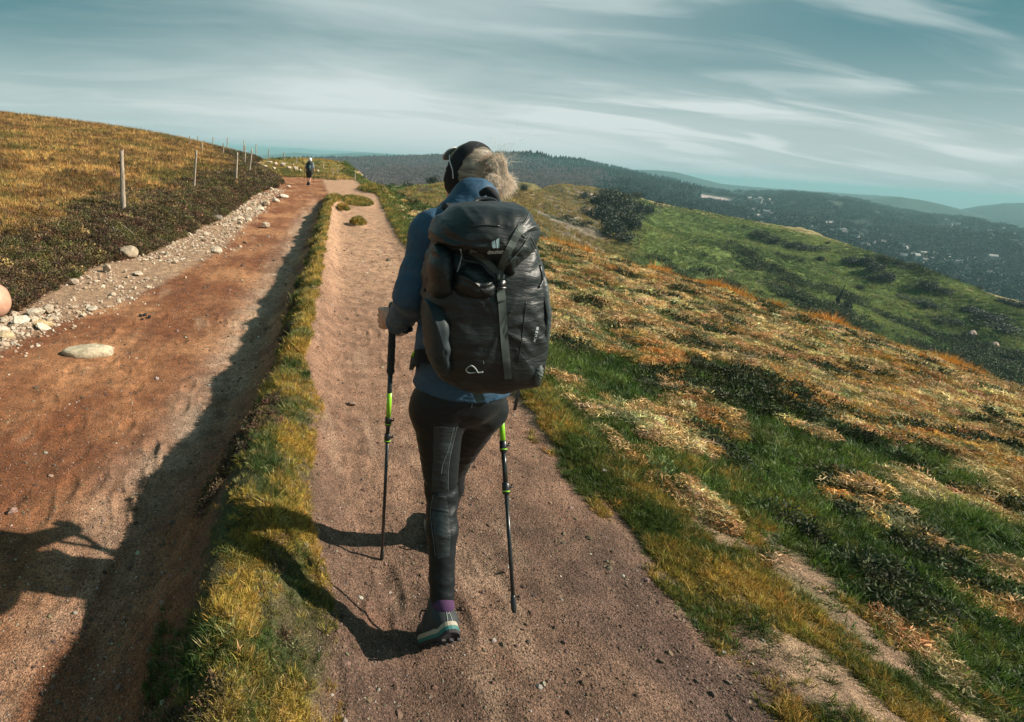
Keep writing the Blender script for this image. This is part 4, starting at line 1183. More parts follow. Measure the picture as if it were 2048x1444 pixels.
# the villages down there, as a mass of small houses
def house_(k):
    w, d, h = [(1.0, .7, .55), (1.3, .7, .6), (.8, .7, .7)][k]
    V = [(-w/2, -d/2, -.3), (w/2, -d/2, -.3), (w/2, d/2, -.3), (-w/2, d/2, -.3), (-w/2, -d/2, h), (w/2, -d/2, h), (w/2, d/2, h), (-w/2, d/2, h), (-w/2, 0, h + .35), (w/2, 0, h + .35)]
    F = [(0, 1, 5, 4), (2, 3, 7, 6), (1, 2, 6, 9, 5), (3, 0, 4, 8, 7), (4, 5, 9, 8), (6, 7, 8, 9)]
    return V, F, [.5] * 4 + [.5] * 4 + [.1] * 2
houses = variant_collection('village_house', [house_(k) for k in range(3)], gravel_mat)
def column_v(grid, U, V, u, py):
    """Parameter v at which the column u of a fold shows at photo height py."""
    i = int(round((u - U[0]) / (U[-1] - U[0]) * (len(U) - 1))); n_ = int(np.sum(V <= 1.0))
    uu, vv, ww = project(grid[i, :n_]); k = int(np.argmin(np.abs(vv - py)))
    return grid[i, k]
hp_, ht = [], []
for k in range(260):
    u = rng.uniform(1455, 2046)
    c = np.interp(u, [1455, 1520, 1600, 1700, 1800, 1900, 2046], [418, 432, 450, 478, 505, 530, 565])
    sp = rng.normal(0, 9)
    if k % 4 == 0: u = rng.uniform(1890, 2046); c = np.interp(u, [1890, 2046], [450, 488]); sp = rng.normal(0, 5)
    if k % 9 == 0: u = rng.uniform(1466, 1540); c = np.interp(u, [1466, 1540], [398, 412]); sp = rng.normal(0, 4)
    if fbm(np.array([u * .02]), np.array([sp * .05]), 2)[0] < -.15: continue
    hp_.append(column_v(VALLEY, VALLEY_U, VALLEY_V, u, c + sp))
hp_ = np.array(hp_) + rng.normal(0, 3, (len(hp_), 3)) * np.array([1, 1, 0])
scatter('distant_village', hp_ + np.array([0, 0, 1.5]), rng.uniform(2.6, 5.0, len(hp_)), lerpc(A_(.13, .13, .13), A_(.40, .38, .36), rng.uniform(size=len(hp_))), houses, 'villages of small pale houses strewn along the dark valley')
# ------------------------------------------------------------------ organic surfaces
def surface_net(f, lo, h):
    """Closed quad surface where the sampled field f crosses zero."""
    nx, ny, nz = f.shape
    s = f < 0
    c = np.zeros((nx - 1, ny - 1, nz - 1), np.int8)
    for dx in (0, 1):
        for dy in (0, 1):
            for dz in (0, 1):
                c += s[dx:nx - 1 + dx, dy:ny - 1 + dy, dz:nz - 1 + dz]
    act = (c > 0) & (c < 8)
    I = np.argwhere(act)
    idx = -np.ones(act.shape, np.int64); idx[act] = np.arange(len(I))
    acc = np.zeros((len(I), 3)); cnt = np.zeros(len(I))
    x, y, z = I.T
    cor = [(a, b, d) for a in (0, 1) for b in (0, 1) for d in (0, 1)]
    for a in cor:
        for ax in range(3):
            if a[ax]: continue
            b = list(a); b[ax] = 1
            fa = f[x + a[0], y + a[1], z + a[2]]; fb = f[x + b[0], y + b[1], z + b[2]]
            m = (fa < 0) != (fb < 0)
            t = np.where(m, fa / np.where(m, fa - fb, 1), 0)
            p = np.tile(np.array(a, float), (len(I), 1)); p[:, ax] += t
            acc[m] += p[m]; cnt[m] += 1
    V = (I + acc / cnt[:, None]) * h + lo
    F = []
    for ax in range(3):
        sl0 = [slice(1, -1)] * 3; sl1 = [slice(1, -1)] * 3
        sl0[ax] = slice(0, -1); sl1[ax] = slice(1, None)
        a = s[tuple(sl0)]; b = s[tuple(sl1)]
        E = np.argwhere(a != b)
        base = E + 1; base[:, ax] = E[:, ax]
        inside = a[tuple(E.T)]
        o1, o2 = [(1, 2), (2, 0), (0, 1)][ax]
        def cell(d1, d2):
            q = base.copy(); q[:, o1] -= d1; q[:, o2] -= d2
            return idx[tuple(q.T)]
        q = np.stack([cell(1, 1), cell(0, 1), cell(0, 0), cell(1, 0)], 1)
        q[~inside] = q[~inside][:, ::-1]
        F.append(q)
    F = np.concatenate(F); F = F[(F >= 0).all(1)]
    return V, F
def organic(prims, h=.006, pad=.05, fn=None):
    """Smooth union of tapered capsules. prim: (p0, p1, r0, r1, k, flat_dir, flat) ; the last two optional."""
    P0 = np.array([list(p[0]) for p in prims]); P1 = np.array([list(p[1]) for p in prims])
    rm = max(max(p[2], p[3]) for p in prims) * 1.0
    lo = np.minimum(P0, P1).min(0) - rm * 1.3 - pad; hi = np.maximum(P0, P1).max(0) + rm * 1.3 + pad
    n = np.ceil((hi - lo) / h).astype(int) + 1
    f = np.full(n, 1.0, np.float32)
    for p in prims:
        a, b, r0, r1 = np.array(list(p[0]), float), np.array(list(p[1]), float), p[2], p[3]
        k = p[4] if len(p) > 4 else .02
        fd = np.array(list(p[5]), float) if len(p) > 5 else None
        fl = p[6] if len(p) > 6 else 1.0
        R_ = max(r0, r1) * max(1.0, fl) + k * 1.5 + h * 2
        l = np.clip(np.floor((np.minimum(a, b) - R_ - lo) / h).astype(int), 0, n); u = np.clip(np.ceil((np.maximum(a, b) + R_ - lo) / h).astype(int) + 1, 0, n)
        X = lo[0] + h * np.arange(l[0], u[0])[:, None, None]; Y = lo[1] + h * np.arange(l[1], u[1])[None, :, None]; Z = lo[2] + h * np.arange(l[2], u[2])[None, None, :]
        ab = b - a; L2 = max(ab @ ab, 1e-12)
        t = np.clip(((X - a[0]) * ab[0] + (Y - a[1]) * ab[1] + (Z - a[2]) * ab[2]) / L2, 0, 1)
        dx, dy, dz = X - a[0] - t * ab[0], Y - a[1] - t * ab[1], Z - a[2] - t * ab[2]
        d2 = dx * dx + dy * dy + dz * dz
        if fd is not None:                                  # fl > 1 widens along fd
            fd = fd / np.linalg.norm(fd)
            q = dx * fd[0] + dy * fd[1] + dz * fd[2]
            d2 = d2 - q * q * (1 - 1 / fl ** 2)
        d = np.sqrt(np.maximum(d2, 0)) - (r0 + (r1 - r0) * t)
        g = f[l[0]:u[0], l[1]:u[1], l[2]:u[2]]
        hh = np.clip(.5 + .5 * (g - d) / k, 0, 1)
        f[l[0]:u[0], l[1]:u[1], l[2]:u[2]] = g * (1 - hh) + d * hh - k * hh * (1 - hh)
    if fn is not None:
        X = lo[0] + h * np.arange(n[0])[:, None, None]; Y = lo[1] + h * np.arange(n[1])[None, :, None]; Z = lo[2] + h * np.arange(n[2])[None, None, :]
        f = fn(f, X, Y, Z)
    return surface_net(f, lo, h)
def vnormals(V, F):
    n = np.zeros_like(V)
    fn = np.cross(V[F[:, 2]] - V[F[:, 0]], V[F[:, 3 if F.shape[1] > 3 else 1]] - V[F[:, 1]]) if F.shape[1] == 4 else np.cross(V[F[:, 1]] - V[F[:, 0]], V[F[:, 2]] - V[F[:, 0]])
    for i in range(F.shape[1]): np.add.at(n, F[:, i], fn)
    return n / (np.linalg.norm(n, axis=1)[:, None] + 1e-12)
def tube(pts, r, seg=8, cap=True, r1=None):
    """A round tube through the points."""
    pts = [np.array(list(p), float) for p in pts]
    V, F = [], []
    if len(pts) < 2: return V, F
    for i, p in enumerate(pts):
        d = pts[min(i + 1, len(pts) - 1)] - pts[max(i - 1, 0)]; d = d / (np.linalg.norm(d) + 1e-12)
        u = np.cross(d, [0.3, .2, 1.0] if abs(d[2]) < .9 else [1, 0, 0]); u /= np.linalg.norm(u); v = np.cross(d, u)
        rr_ = (r[i] if isinstance(r, (list, tuple)) else (r if r1 is None else r + (r1 - r) * i / (len(pts) - 1)))
        for k in range(seg):
            a = 2 * math.pi * k / seg
            V.append(p + rr_ * (math.cos(a) * u + math.sin(a) * v))
    for i in range(len(pts) - 1):
        for k in range(seg):
            a = i * seg + k; b = i * seg + (k + 1) % seg
            F.append((a, b, b + seg, a + seg))
    if cap:
        F.append(tuple(range(seg))[::-1]); F.append(tuple(range((len(pts) - 1) * seg, len(pts) * seg)))
    return [tuple(v) for v in V], F
def join(*vf):
    V, F = [], []
    for v, f in vf:
        b = len(V); V += list(v); F += [tuple(i + b for i in q) for q in f]
    return V, F
def spline(pts, n=8):
    """Catmull-Rom through points."""
    p = [np.array(list(q), float) for q in pts]; p = [2 * p[0] - p[1]] + p + [2 * p[-1] - p[-2]]
    out = []
    for i in range(1, len(p) - 2):
        for t in np.linspace(0, 1, n, endpoint=False):
            out.append(.5 * (2 * p[i] + (p[i + 1] - p[i - 1]) * t + (2 * p[i - 1] - 5 * p[i] + 4 * p[i + 1] - p[i + 2]) * t ** 2 + (-p[i - 1] + 3 * p[i] - 3 * p[i + 1] + p[i + 2]) * t ** 3))
    out.append(p[-2]); return out

# ------------------------------------------------------------------ materials of the walkers
def simple(name, c, rough=.6, metal=0.0, sheen=0.0, spec=.4, var=0.0, scale=60, bump=0.0, bd=.001, c2=None, coat=0.0):
    s = NT(name)
    if var or c2:
        k = s.mr(s.noise(scale, 5, .7), .32, .68)
        s.set(Base_Color=s.mix(k, c, c2 or tuple(min(1, x * (1 + var)) for x in c)))
    else: s.set(Base_Color=c)
    s.set(Roughness=rough, Metallic=metal)
    s.b.inputs['Specular IOR Level'].default_value = spec
    s.b.inputs['Sheen Weight'].default_value = sheen
    s.b.inputs['Coat Weight'].default_value = coat
    if bump: s.set(Normal=s.bump(s.noise(scale * 3, 4, .7), bump, bd))
    return s.m
def fabric(name, c, rough, weave=900, sheen=.2, spec=.35, fold=0.0, fold_scale=9.0, stretch=(1, 1, 3)):
    s = NT(name)
    w = s.n('ShaderNodeTexChecker'); s.l(s.obj(), w.inputs[0]); w.inputs['Scale'].default_value = weave
    k = s.mr(s.noise(14, 4, .6), .3, .7, .82, 1.2)
    comb = s.n('ShaderNodeCombineColor'); [s.l(k, comb.inputs[i]) for i in range(3)]
    s.set(Base_Color=s.mix(1.0, c, comb.outputs[0], 'MULTIPLY'), Roughness=rough)
    nb = s.bump(s.noise(fold_scale, 5, .62, s.scaled(stretch), .25), fold, .02) if fold else None
    nb = s.bump(s.noise(500, 2, .6), .25, .0006, nb)
    s.set(Normal=nb)
    s.b.inputs['Sheen Weight'].default_value = sheen * .06; s.b.inputs['Specular IOR Level'].default_value = spec
    return s.m
skin = NT('skin')
skin.set(Base_Color=skin.mix(skin.mr(skin.noise(40, 4, .6), .3, .7), (.50, .26, .17), (.60, .34, .235)), Roughness=.5)
skin.b.inputs['Subsurface Weight'].default_value = .12; skin.b.inputs['Subsurface Radius'].default_value = (.01, .004, .002)
skin = skin.m
jacket_m = fabric('blue_softshell', (.023, .068, .120), .60, fold=.55, fold_scale=7, sheen=.3, stretch=(1, 1, 2.2))
legging_m = fabric('black_leggings', (.005, .008, .0095), .52, fold=.22, fold_scale=12, sheen=.35, spec=.3, stretch=(1, 1, 2.6))
panel_m = fabric('grey_panel', (.015, .023, .025), .48, fold=.32, fold_scale=26, sheen=.3, spec=.5, stretch=(.6, .6, 3.2))
pack_m = fabric('black_pack_cloth', (.007, .0115, .0120), .46, fold=.42, fold_scale=8, sheen=.15, spec=.45, stretch=(.7, 1, 2.6))
web_m = fabric('grey_webbing', (.075, .095, .085), .6, sheen=.2)
plast = simple('black_plastic', (.02, .022, .024), .35, spec=.5)
silver = simple('silver_thread', (.34, .38, .37), .4)
dimline = simple('grey_thread', (.16, .19, .185), .5)
lime = simple('lime_paint', (.28, .62, .03), .3, coat=.3)
carbon = simple('dark_pole_paint', (.022, .026, .028), .28, metal=.2, coat=.3)
cork = simple('black_foam_grip', (.02, .024, .024), .8, var=.6, scale=90, bump=.4)
band_m = fabric('black_fleece', (.010, .012, .014), .85, sheen=.5)
purple = simple('purple_knit', (.055, .022, .065), .9, var=.4, scale=200, bump=.5)
shoe_m = fabric('grey_mesh_shoe', (.030, .036, .038), .7, sheen=.2)
rim_m = simple('cream_rubber', (.36, .32, .25), .6)
teal_m = simple('teal_foam', (.025, .14, .13), .6)
sole_m = simple('black_rubber', (.022, .020, .022), .75, var=.8, scale=70, bump=.6, bd=.003)
print_m = simple('pale_print', (.55, .62, .62), .5)
logo_m = simple('teal_grey_print', (.30, .42, .44), .5)
lens_m = simple('grey_lens', (.13, .25, .29), .15)
frame_m = simple('pale_frame', (.55, .56, .54), .3)

# ------------------------------------------------------------------ the hiker in front
from mathutils.bvhtree import BVHTree
K_ = lambda px, py, Y: P(px, py, Y)
foot_g = G(885, 1290, 0.0)
hiker = empty('person', (foot_g.x, foot_g.y, hz_(foot_g.x, foot_g.y)))
tag(hiker, 'woman hiker in blue jacket and black leggings walking away with blond hair tied back', 'person')
J = dict(
    pelvis=K_(922, 772, 1.56), waist=K_(930, 690, 1.55), chest=K_(945, 540, 1.58), neck=K_(950, 410, 1.68), head=K_(936, 352, 1.86),
    shL=K_(868, 468, 1.58), shR=K_(1015, 480, 1.62), elL=K_(826, 590, 1.53), wrL=K_(800, 640, 1.70), haL=K_(786, 636, 1.775),
    elR=K_(1035, 600, 1.66), wrR=K_(1010, 640, 1.80), haR=K_(995, 640, 1.86),
    hipL=K_(878, 802, 1.55), knL=K_(882, 985, 1.51), anL=K_(888, 1185, 1.385),
    hipR=K_(968, 800, 1.60), knR=K_(907, 932, 1.75), anR=K_(886, 1049, 1.93))
J = {k: np.array(v) for k, v in J.items()}
UP = np.array([0, 0, 1.0]); YAW = R(33)
hf = np.array([-math.sin(YAW), math.cos(YAW), 0]); hl = np.array([-math.cos(YAW), -math.sin(YAW), 0])
H = J['head']
def hp(f, l, u): return H + (hf * f + hl * l + UP * u) * .82
def hand(wr, ha, pole_dir, side):
    """Fist round a pole: palm, four curled fingers of unequal length and a thumb across."""
    pd = np.array(pole_dir) / np.linalg.norm(pole_dir)
    fw = ha - wr; fw = fw / np.linalg.norm(fw)
    out_ = np.cross(fw, pd); out_ /= np.linalg.norm(out_)
    out_ = out_ * side
    pr = [(wr, ha - fw * .02 + out_ * .012, .024, .030, .012, pd, 1.25)]
    for i, (ln, rr_) in enumerate(((.95, .0085), (1.0, .009), (.95, .0085), (.8, .0075))):
        base = ha + pd * (.030 - .020 * i) + out_ * .026 + fw * .004
        k1 = base + fw * .030 * ln + out_ * -.004; k2 = k1 - out_ * .026 * ln + fw * .006; k3 = k2 - fw * .024 * ln - out_ * .004
        pr += [(base - fw * .02, base, rr_ * 1.1, rr_ * 1.1, .006), (base, k1, rr_ * 1.05, rr_, .004), (k1, k2, rr_, rr_ * .95, .004), (k2, k3, rr_ * .95, rr_ * .8, .004)]
    t0 = wr + fw * .03 - out_ * .016 + pd * .015; t1 = t0 + fw * .028 + pd * .022 - out_ * .006; t2 = t1 + fw * .022 + out_ * .016
    pr += [(t0, t1, .013, .0105, .006), (t1, t2, .0105, .009, .005)]
    return pr
tipL = np.array(G(765, 1110, 0.0)); tipL[2] = hz_(tipL[0], tipL[1])
topL = J['haL']; pdL = (topL - tipL) / np.linalg.norm(topL - tipL)
tipR = np.array(P(1028, 1225, 1.33))
topR = np.array(P(990, 640, 1.82)); pdR = (topR - tipR) / np.linalg.norm(topR - tipR)
J['haR'] = topR + np.array([.0, 0, 0])
fwL = np.array([-.30, .92, 0]); fwL /= np.linalg.norm(fwL); fwR = np.array([.05, 1, 0.0]); fwR /= np.linalg.norm(fwR)
heelL = np.array(P(907, 1276, 1.238)); ballL = np.array(G(862, 1292, .012)); fL = (ballL - heelL) / np.linalg.norm(ballL - heelL)
sL = np.cross(fL, UP); sL /= np.linalg.norm(sL); uL = np.cross(sL, fL)
J['anL'] = heelL + fL * .048 + uL * .088; print('ankle px', project([J['anL']]), np.linalg.norm(ballL - heelL))
ballR = J['anR'] + fwR * .11; heelR = J['anR'] - fwR * .045
zR = hz_(J['anR'][0], J['anR'][1]) ; heelR[2] = zR + .03; ballR[2] = zR + .03
body_pr = [
    # skull, jaw, neck
    (hp(-.012, 0, .022), hp(.012, 0, .022), .082, .078, .03, UP, 1.10), (hp(.045, 0, -.04), hp(.035, 0, -.075), .048, .036, .03),
    (hp(-.02, 0, -.06), J['neck'] + UP * -.02, .050, .054, .03),
    (hp(.088, 0, .000), hp(.100, 0, -.022), .008, .012, .012), (hp(.084, 0, -.050), hp(.084, 0, -.052), .014, .012, .012),
    (hp(.078, 0, -.082), hp(.076, 0, -.084), .017, .015, .012), (hp(.080, .03, .022), hp(.080, -.03, .022), .010, .010, .012),
    (hp(-.004, .080, .012), hp(-.012, .084, -.018), .015, .009, .006, hf, 1.3), (hp(-.004, -.080, .012), hp(-.012, -.084, -.018), .015, .009, .006, hf, 1.3),
    # trunk
    (J['neck'] - UP * .07, J['chest'], .085, .095, .05, (1, 0, 0), 1.2), (J['chest'], J['waist'], .092, .074, .05, (1, 0, 0), 1.2), (J['waist'], J['pelvis'], .074, .086, .05, (1, 0, 0), 1.2),
    (J['neck'] - UP * .06, J['shL'], .045, .05, .03), (J['neck'] - UP * .06, J['shR'], .045, .05, .03),
    # arms and legs
    (J['shL'], J['elL'], .046, .036, .02), (J['elL'], J['wrL'], .036, .024, .015), (J['shR'], J['elR'], .046, .036, .02), (J['elR'], J['wrR'], .036, .024, .015),
    (J['hipL'], J['knL'], .068, .038, .03), (J['knL'], J['anL'], .036, .026, .015), (J['hipR'], J['knR'], .068, .038, .03), (J['knR'], J['anR'], .036, .026, .015)]
body_pr = [(q[0], q[1], q[2] * .84, q[3] * .84, *q[4:]) if i < 9 and i != 2 else q for i, q in enumerate(body_pr)]
body_pr += hand(J['wrL'], J['haL'] - np.array([.012, .0, .0]), pdL, -1) + hand(J['wrR'], J['haR'] - np.array([-.012, 0, 0]), pdR, 1)
body_pr += [(J['anL'], heelL + fL * .08 + uL * .05, .024, .022, .01), (heelL + fL * .08 + uL * .05, heelL + fL * .19 + uL * .04, .022, .016, .02), (J['anR'], heelR + UP * .02, .024, .022, .01), (J['anR'], ballR, .024, .018, .02)]
V, F = organic(body_pr, .005)
mesh_obj('body', V, F, skin, hiker)
for s_ in (-1, 1):
    bm = bmesh.new(); bmesh.ops.create_icosphere(bm, subdivisions=2, radius=.011)
    me = bpy.data.meshes.new('eye'); bm.to_mesh(me); bm.free(); me.materials.append(simple('eye_white', (.7, .7, .68), .2)); me.shade_smooth()
    e_ = bpy.data.objects.new('eye', me); C.objects.link(e_); e_.location = Vector(hp(.076, .030 * s_, .004)); child_of(e_, hiker)

def folded(V, F, amp, fr, st=(1, 1, 1), seed=0.0, where=None):
    """Push a cloth surface in and out into folds."""
    n = vnormals(V, F)
    q = V * np.array(st) * fr
    w = 1 - np.abs(pn(q[:, 0] + q[:, 1] * .7 + seed, q[:, 2] + .6 * pn(q[:, 0] * .5, q[:, 2] * .5 + seed)))
    w = (w - .6) * 1.4 + .5 * fbm(q[:, 0] * 2.1 + 3, q[:, 2] * 2.1 + q[:, 1] + seed, 3)
    k = amp * w
    if where is not None: k = k * where(V)
    return V + n * k[:, None]
X1 = np.array([1.0, 0, 0])
sleeve_end = J['wrL'] + (J['wrL'] - J['elL']) * .10
jk = [(J['neck'] - UP * .075, J['chest'], .105, .122, .05, X1, 1.28), (J['chest'], J['waist'], .118, .110, .05, X1, 1.25), (J['waist'], J['pelvis'] - UP * .03, .112, .126, .05, X1, 1.24),
      (J['neck'] - UP * .075, J['shL'] - UP * .005, .06, .067, .04), (J['neck'] - UP * .075, J['shR'] - UP * .005, .06, .067, .04),
      (J['shL'], J['elL'], .068, .055, .03), (J['elL'], sleeve_end, .054, .043, .02), (J['shR'], J['elR'], .068, .055, .03), (J['elR'], J['wrR'], .054, .042, .02),
      (J['neck'] - UP * .06, J['neck'] + UP * .012 + np.array([-.006, .012, 0]), .072, .066, .03, X1, 1.08)]
hem_z = P(920, 806, 1.43).z
def cut_jacket(f, X, Y, Z):
    hem = (hem_z + .035 * (X - J['pelvis'][0]) - .0 * Y) - Z
    f = np.maximum(f, hem)                                   # straight hem
    w = J['wrL'] + (J['wrL'] - J['elL']) / np.linalg.norm(J['wrL'] - J['elL']) * .030
    d = (J['wrL'] - J['elL']); d = d / np.linalg.norm(d)
    near = ((X - w[0]) ** 2 + (Y - w[1]) ** 2 + (Z - w[2]) ** 2) < .1 ** 2
    f = np.where(near, np.maximum(f, (X - w[0]) * d[0] + (Y - w[1]) * d[1] + (Z - w[2]) * d[2]), f)
    return f
V, F = organic(jk, .006, fn=cut_jacket)
V = folded(V, F, .006, 11, (1, 1, .9), 3.0)
jacket = mesh_obj('jacket', V, F, jacket_m, hiker)
kL = J['anL'] - J['knL']; kR = J['anR'] - J['knR']; BK = np.array([0, -.010, 0])
lg = [(J['waist'] - UP * .02, J['pelvis'], .092, .104, .05, X1, 1.22), (J['pelvis'] - UP * .01, J['hipL'] - UP * .03, .096, .088, .05), (J['pelvis'] - UP * .01, J['hipR'] - UP * .03, .088, .074, .05),
      (J['pelvis'] + np.array([-.046, -.03, -.035]), J['pelvis'] + np.array([-.042, -.022, -.06]), .070, .066, .04), (J['pelvis'] + np.array([.035, -.03, -.03]), J['pelvis'] + np.array([.03, -.02, -.05]), .068, .064, .04),
      (J['hipL'] - UP * .03, J['knL'], .084, .050, .03), (J['knL'], J['knL'] + kL * .3 + BK, .050, .050, .02), (J['knL'] + kL * .3 + BK, J['knL'] + kL * .72, .050, .040, .02), (J['knL'] + kL * .72, J['anL'] - kL * .10, .040, .0375, .015),
      (J['hipR'] - UP * .03, J['knR'], .078, .047, .03), (J['knR'], J['knR'] + kR * .3 + BK, .049, .050, .02), (J['knR'] + kR * .3 + BK, J['anR'] - kR * .10, .050, .037, .02)]
V, F = organic(lg, .0055)
V = folded(V, F, .0045, 16, (.5, .5, 1.5), 9.0, where=lambda V: .35 + np.exp(-((V[:, 2] - J['knL'][2]) / .07) ** 2) + .9 * np.exp(-((V[:, 2] - J['anL'][2] - .06) / .05) ** 2))
leggings = mesh_obj('leggings', V, F, legging_m, hiker)
bvh_leg = BVHTree.FromPolygons([tuple(v) for v in V], [tuple(int(i) for i in f) for f in F])
def onto(bvh, px, py, off=.0012):
    d = ray(px, py); h_ = bvh.ray_cast(CAM, d)
    return None if h_[0] is None else h_[0] - d * off
def drape_patch(bvh, poly, name, mat, parent, off=.0012, step=2.0, thick=.0):
    """A thin panel of cloth lying on a surface, bounded by a pixel outline of the photo."""
    poly = np.array(poly, float); lo = poly.min(0); hi = poly.max(0)
    nx = int((hi[0] - lo[0]) / step) + 2; ny = int((hi[1] - lo[1]) / step) + 2
    gxp = np.linspace(lo[0], hi[0], nx); gyp = np.linspace(lo[1], hi[1], ny)
    # per row, squeeze the grid between the outline's left and right edge
    V, rows = [], []
    for yv in gyp:
        xs = []
        for i in range(len(poly)):
            a, b = poly[i], poly[(i + 1) % len(poly)]
            if (a[1] - yv) * (b[1] - yv) <= 0 and a[1] != b[1]:
                xs.append(a[0] + (yv - a[1]) / (b[1] - a[1]) * (b[0] - a[0]))
        if len(xs) < 2: continue
        row = []
        for t in np.linspace(0, 1, nx):
            q = onto(bvh, min(xs) + (max(xs) - min(xs)) * t, yv, off)
            row.append(q)
        if any(q is None for q in row): continue
        rows.append(row)
    idx = [[0] * nx for _ in rows]
    for j, row in enumerate(rows):
        for i, q in enumerate(row): idx[j][i] = len(V); V.append(tuple(q))
    F = [(idx[j][i], idx[j + 1][i], idx[j + 1][i + 1], idx[j][i + 1]) for j in range(len(rows) - 1) for i in range(nx - 1)]
    return mesh_obj(name, V, F, mat, parent)
def line_on(bvh, pts, r, name, mat, parent, off=.001, seg=5, n=6):
    q = [onto(bvh, p[0], p[1], off) for p in spline([(a, b, 0) for a, b in pts], n)]
    q = [x for x in q if x is not None]
    if len(q) < 2: return None
    V, F = tube(q, r, seg)
    return mesh_obj(name, V, F, mat, parent)
def bandstrip(bvh, pts, wpx, name, mat, parent, off=.002, n=6, thick=.0018):
    """Flat webbing lying on a surface along photo pixels."""
    sp = spline([(a, b, 0) for a, b in pts], n); L = []
    for i, p in enumerate(sp):
        d = sp[min(i + 1, len(sp) - 1)] - sp[max(i - 1, 0)]; d = d / np.linalg.norm(d); nn = np.array([-d[1], d[0], 0])
        row = []
        for s_ in (-1, -.33, .33, 1):
            q = p + nn * wpx * .5 * s_
            row.append(onto(bvh, q[0], q[1], off))
        if all(r_ is not None for r_ in row): L.append(row)
    V = []; F = []
    for row in L:
        for q in row: V.append(tuple(q))
        for q in reversed(row):
            dd = (Vector(q) - CAM).normalized(); V.append(tuple(Vector(q) + dd * (thick + off)))
    m = 8
    for i in range(len(L) - 1):
        for k in range(m): F.append((i * m + k, i * m + (k + 1) % m, (i + 1) * m + (k + 1) % m, (i + 1) * m + k))
    F.append(tuple(range(m))[::-1]); F.append(tuple(range((len(L) - 1) * m, len(L) * m)))
    return mesh_obj(name, V, F, mat, parent, smooth=False)
drape_patch(bvh_leg, [(867, 852), (912, 856), (903, 905), (896, 935), (896, 985), (862, 983), (866, 920)], 'panel', panel_m, leggings).name = 'panel'
drape_patch(bvh_leg, [(866, 990), (893, 992), (898, 1025), (862, 1018)], 'panel', panel_m, leggings)
drape_patch(bvh_leg, [(863, 1022), (897, 1027), (902, 1075), (899, 1112), (876, 1118), (869, 1080)], 'panel', panel_m, leggings)
for pts in ([(908, 854), (898, 895), (886, 928), (882, 950)], [(914, 854), (902, 905), (897, 940), (896, 985)], [(866, 990), (861, 1020), (864, 1060), (871, 1112)], [(945, 806), (943, 815)]):
    line_on(bvh_leg, pts, .0008, 'seam', dimline, leggings)
bvh_jk = BVHTree.FromPolygons([tuple(v.co) for v in jacket.data.vertices], [tuple(p.vertices) for p in jacket.data.polygons])
line_on(bvh_jk, [(838, 722), (842, 719), (846, 718)], .0018, 'reflective_stripe', silver, jacket)
line_on(bvh_jk, [(826, 732), (824, 745), (826, 755)], .0014, 'reflective_stripe', silver, jacket)
line_on(bvh_jk, [(930, 796), (980, 790), (1020, 776)], .0012, 'seam', jacket_m, jacket)
# cuff of the left sleeve and wrist loop
cd_ = (J['wrL'] - J['elL']); cd_ /= np.linalg.norm(cd_)
V, F = tube([J['wrL'] + cd_ * t for t in (.004, .014, .026, .034)], [.044, .0455, .0455, .043], 20, cap=False)
mesh_obj('cuff', V, F, jacket_m, hiker)
# scarf-like dark collar edge on the right of the neck
V, F = tube(spline([K_(962, 388, 1.60), K_(975, 382, 1.585), K_(988, 392, 1.58), K_(995, 405, 1.575)], 6), [.014 * (1 - .3 * abs(k - 9) / 9) for k in range(19)], 10)
mesh_obj('scarf', V, F, band_m, hiker)
# headband, hair
def shell(test, scale, mat, name, amp=0, res=5):
    bm = bmesh.new(); bmesh.ops.create_icosphere(bm, subdivisions=res, radius=1.0)
    rem = []
    for v in bm.verts:
        d = np.array(v.co)
        if not test(d): rem.append(v)
    bmesh.ops.delete(bm, geom=rem, context='VERTS')
    for v in bm.verts:
        d = np.array(v.co)
        a = 0
        if amp: a = amp * float(pn(np.array(math.atan2(d[1], d[2] + .2) * 9), np.array(d[0] * 3.0)))
        p = hp(-.000 + d[0] * (.098 + a) * scale, d[1] * (.0865 + a) * scale, .016 + d[2] * (.102 + a) * scale)
        v.co = p
    me = bpy.data.meshes.new(name); bm.to_mesh(me); bm.free(); me.materials.append(mat); me.shade_smooth()
    o = bpy.data.objects.new(name, me); C.objects.link(o); child_of(o, hiker)
    sm = o.modifiers.new('thick', 'SOLIDIFY'); sm.thickness = .005; sm.offset = 1
    return o
hair_m = NT('blond_hair')
hs = hair_m.attr('shade', 'GEOMETRY', 'Fac')
hair_m.set(Base_Color=hair_m.mix(hs, (.52, .38, .27), (.98, .84, .68)), Roughness=.42)
hair_m.b.inputs['Specular IOR Level'].default_value = .5
_tr = hair_m.n('ShaderNodeBsdfTranslucent'); hair_m.l(hair_m.b.inputs['Base Color'].links[0].from_socket, _tr.inputs[0])
_mx = hair_m.n('ShaderNodeMixShader'); _mx.inputs[0].default_value = .4
hair_m.l(hair_m.b.outputs[0], _mx.inputs[1]); hair_m.l(_tr.outputs[0], _mx.inputs[2]); hair_m.l(_mx.outputs[0], hair_m.out.inputs[0])
hair_m = hair_m.m
hcap_m = NT('combed_hair')
wv = hcap_m.noise(16, 5, .7, hcap_m.scaled((.6, .6, 5)))
hcap_m.set(Base_Color=hcap_m.mix(hcap_m.mr(wv, .35, .65), (.12, .10, .075), (.36, .30, .22)), Roughness=.5, Normal=hcap_m.bump(wv, .8, .006))
hcap_m = hcap_m.m
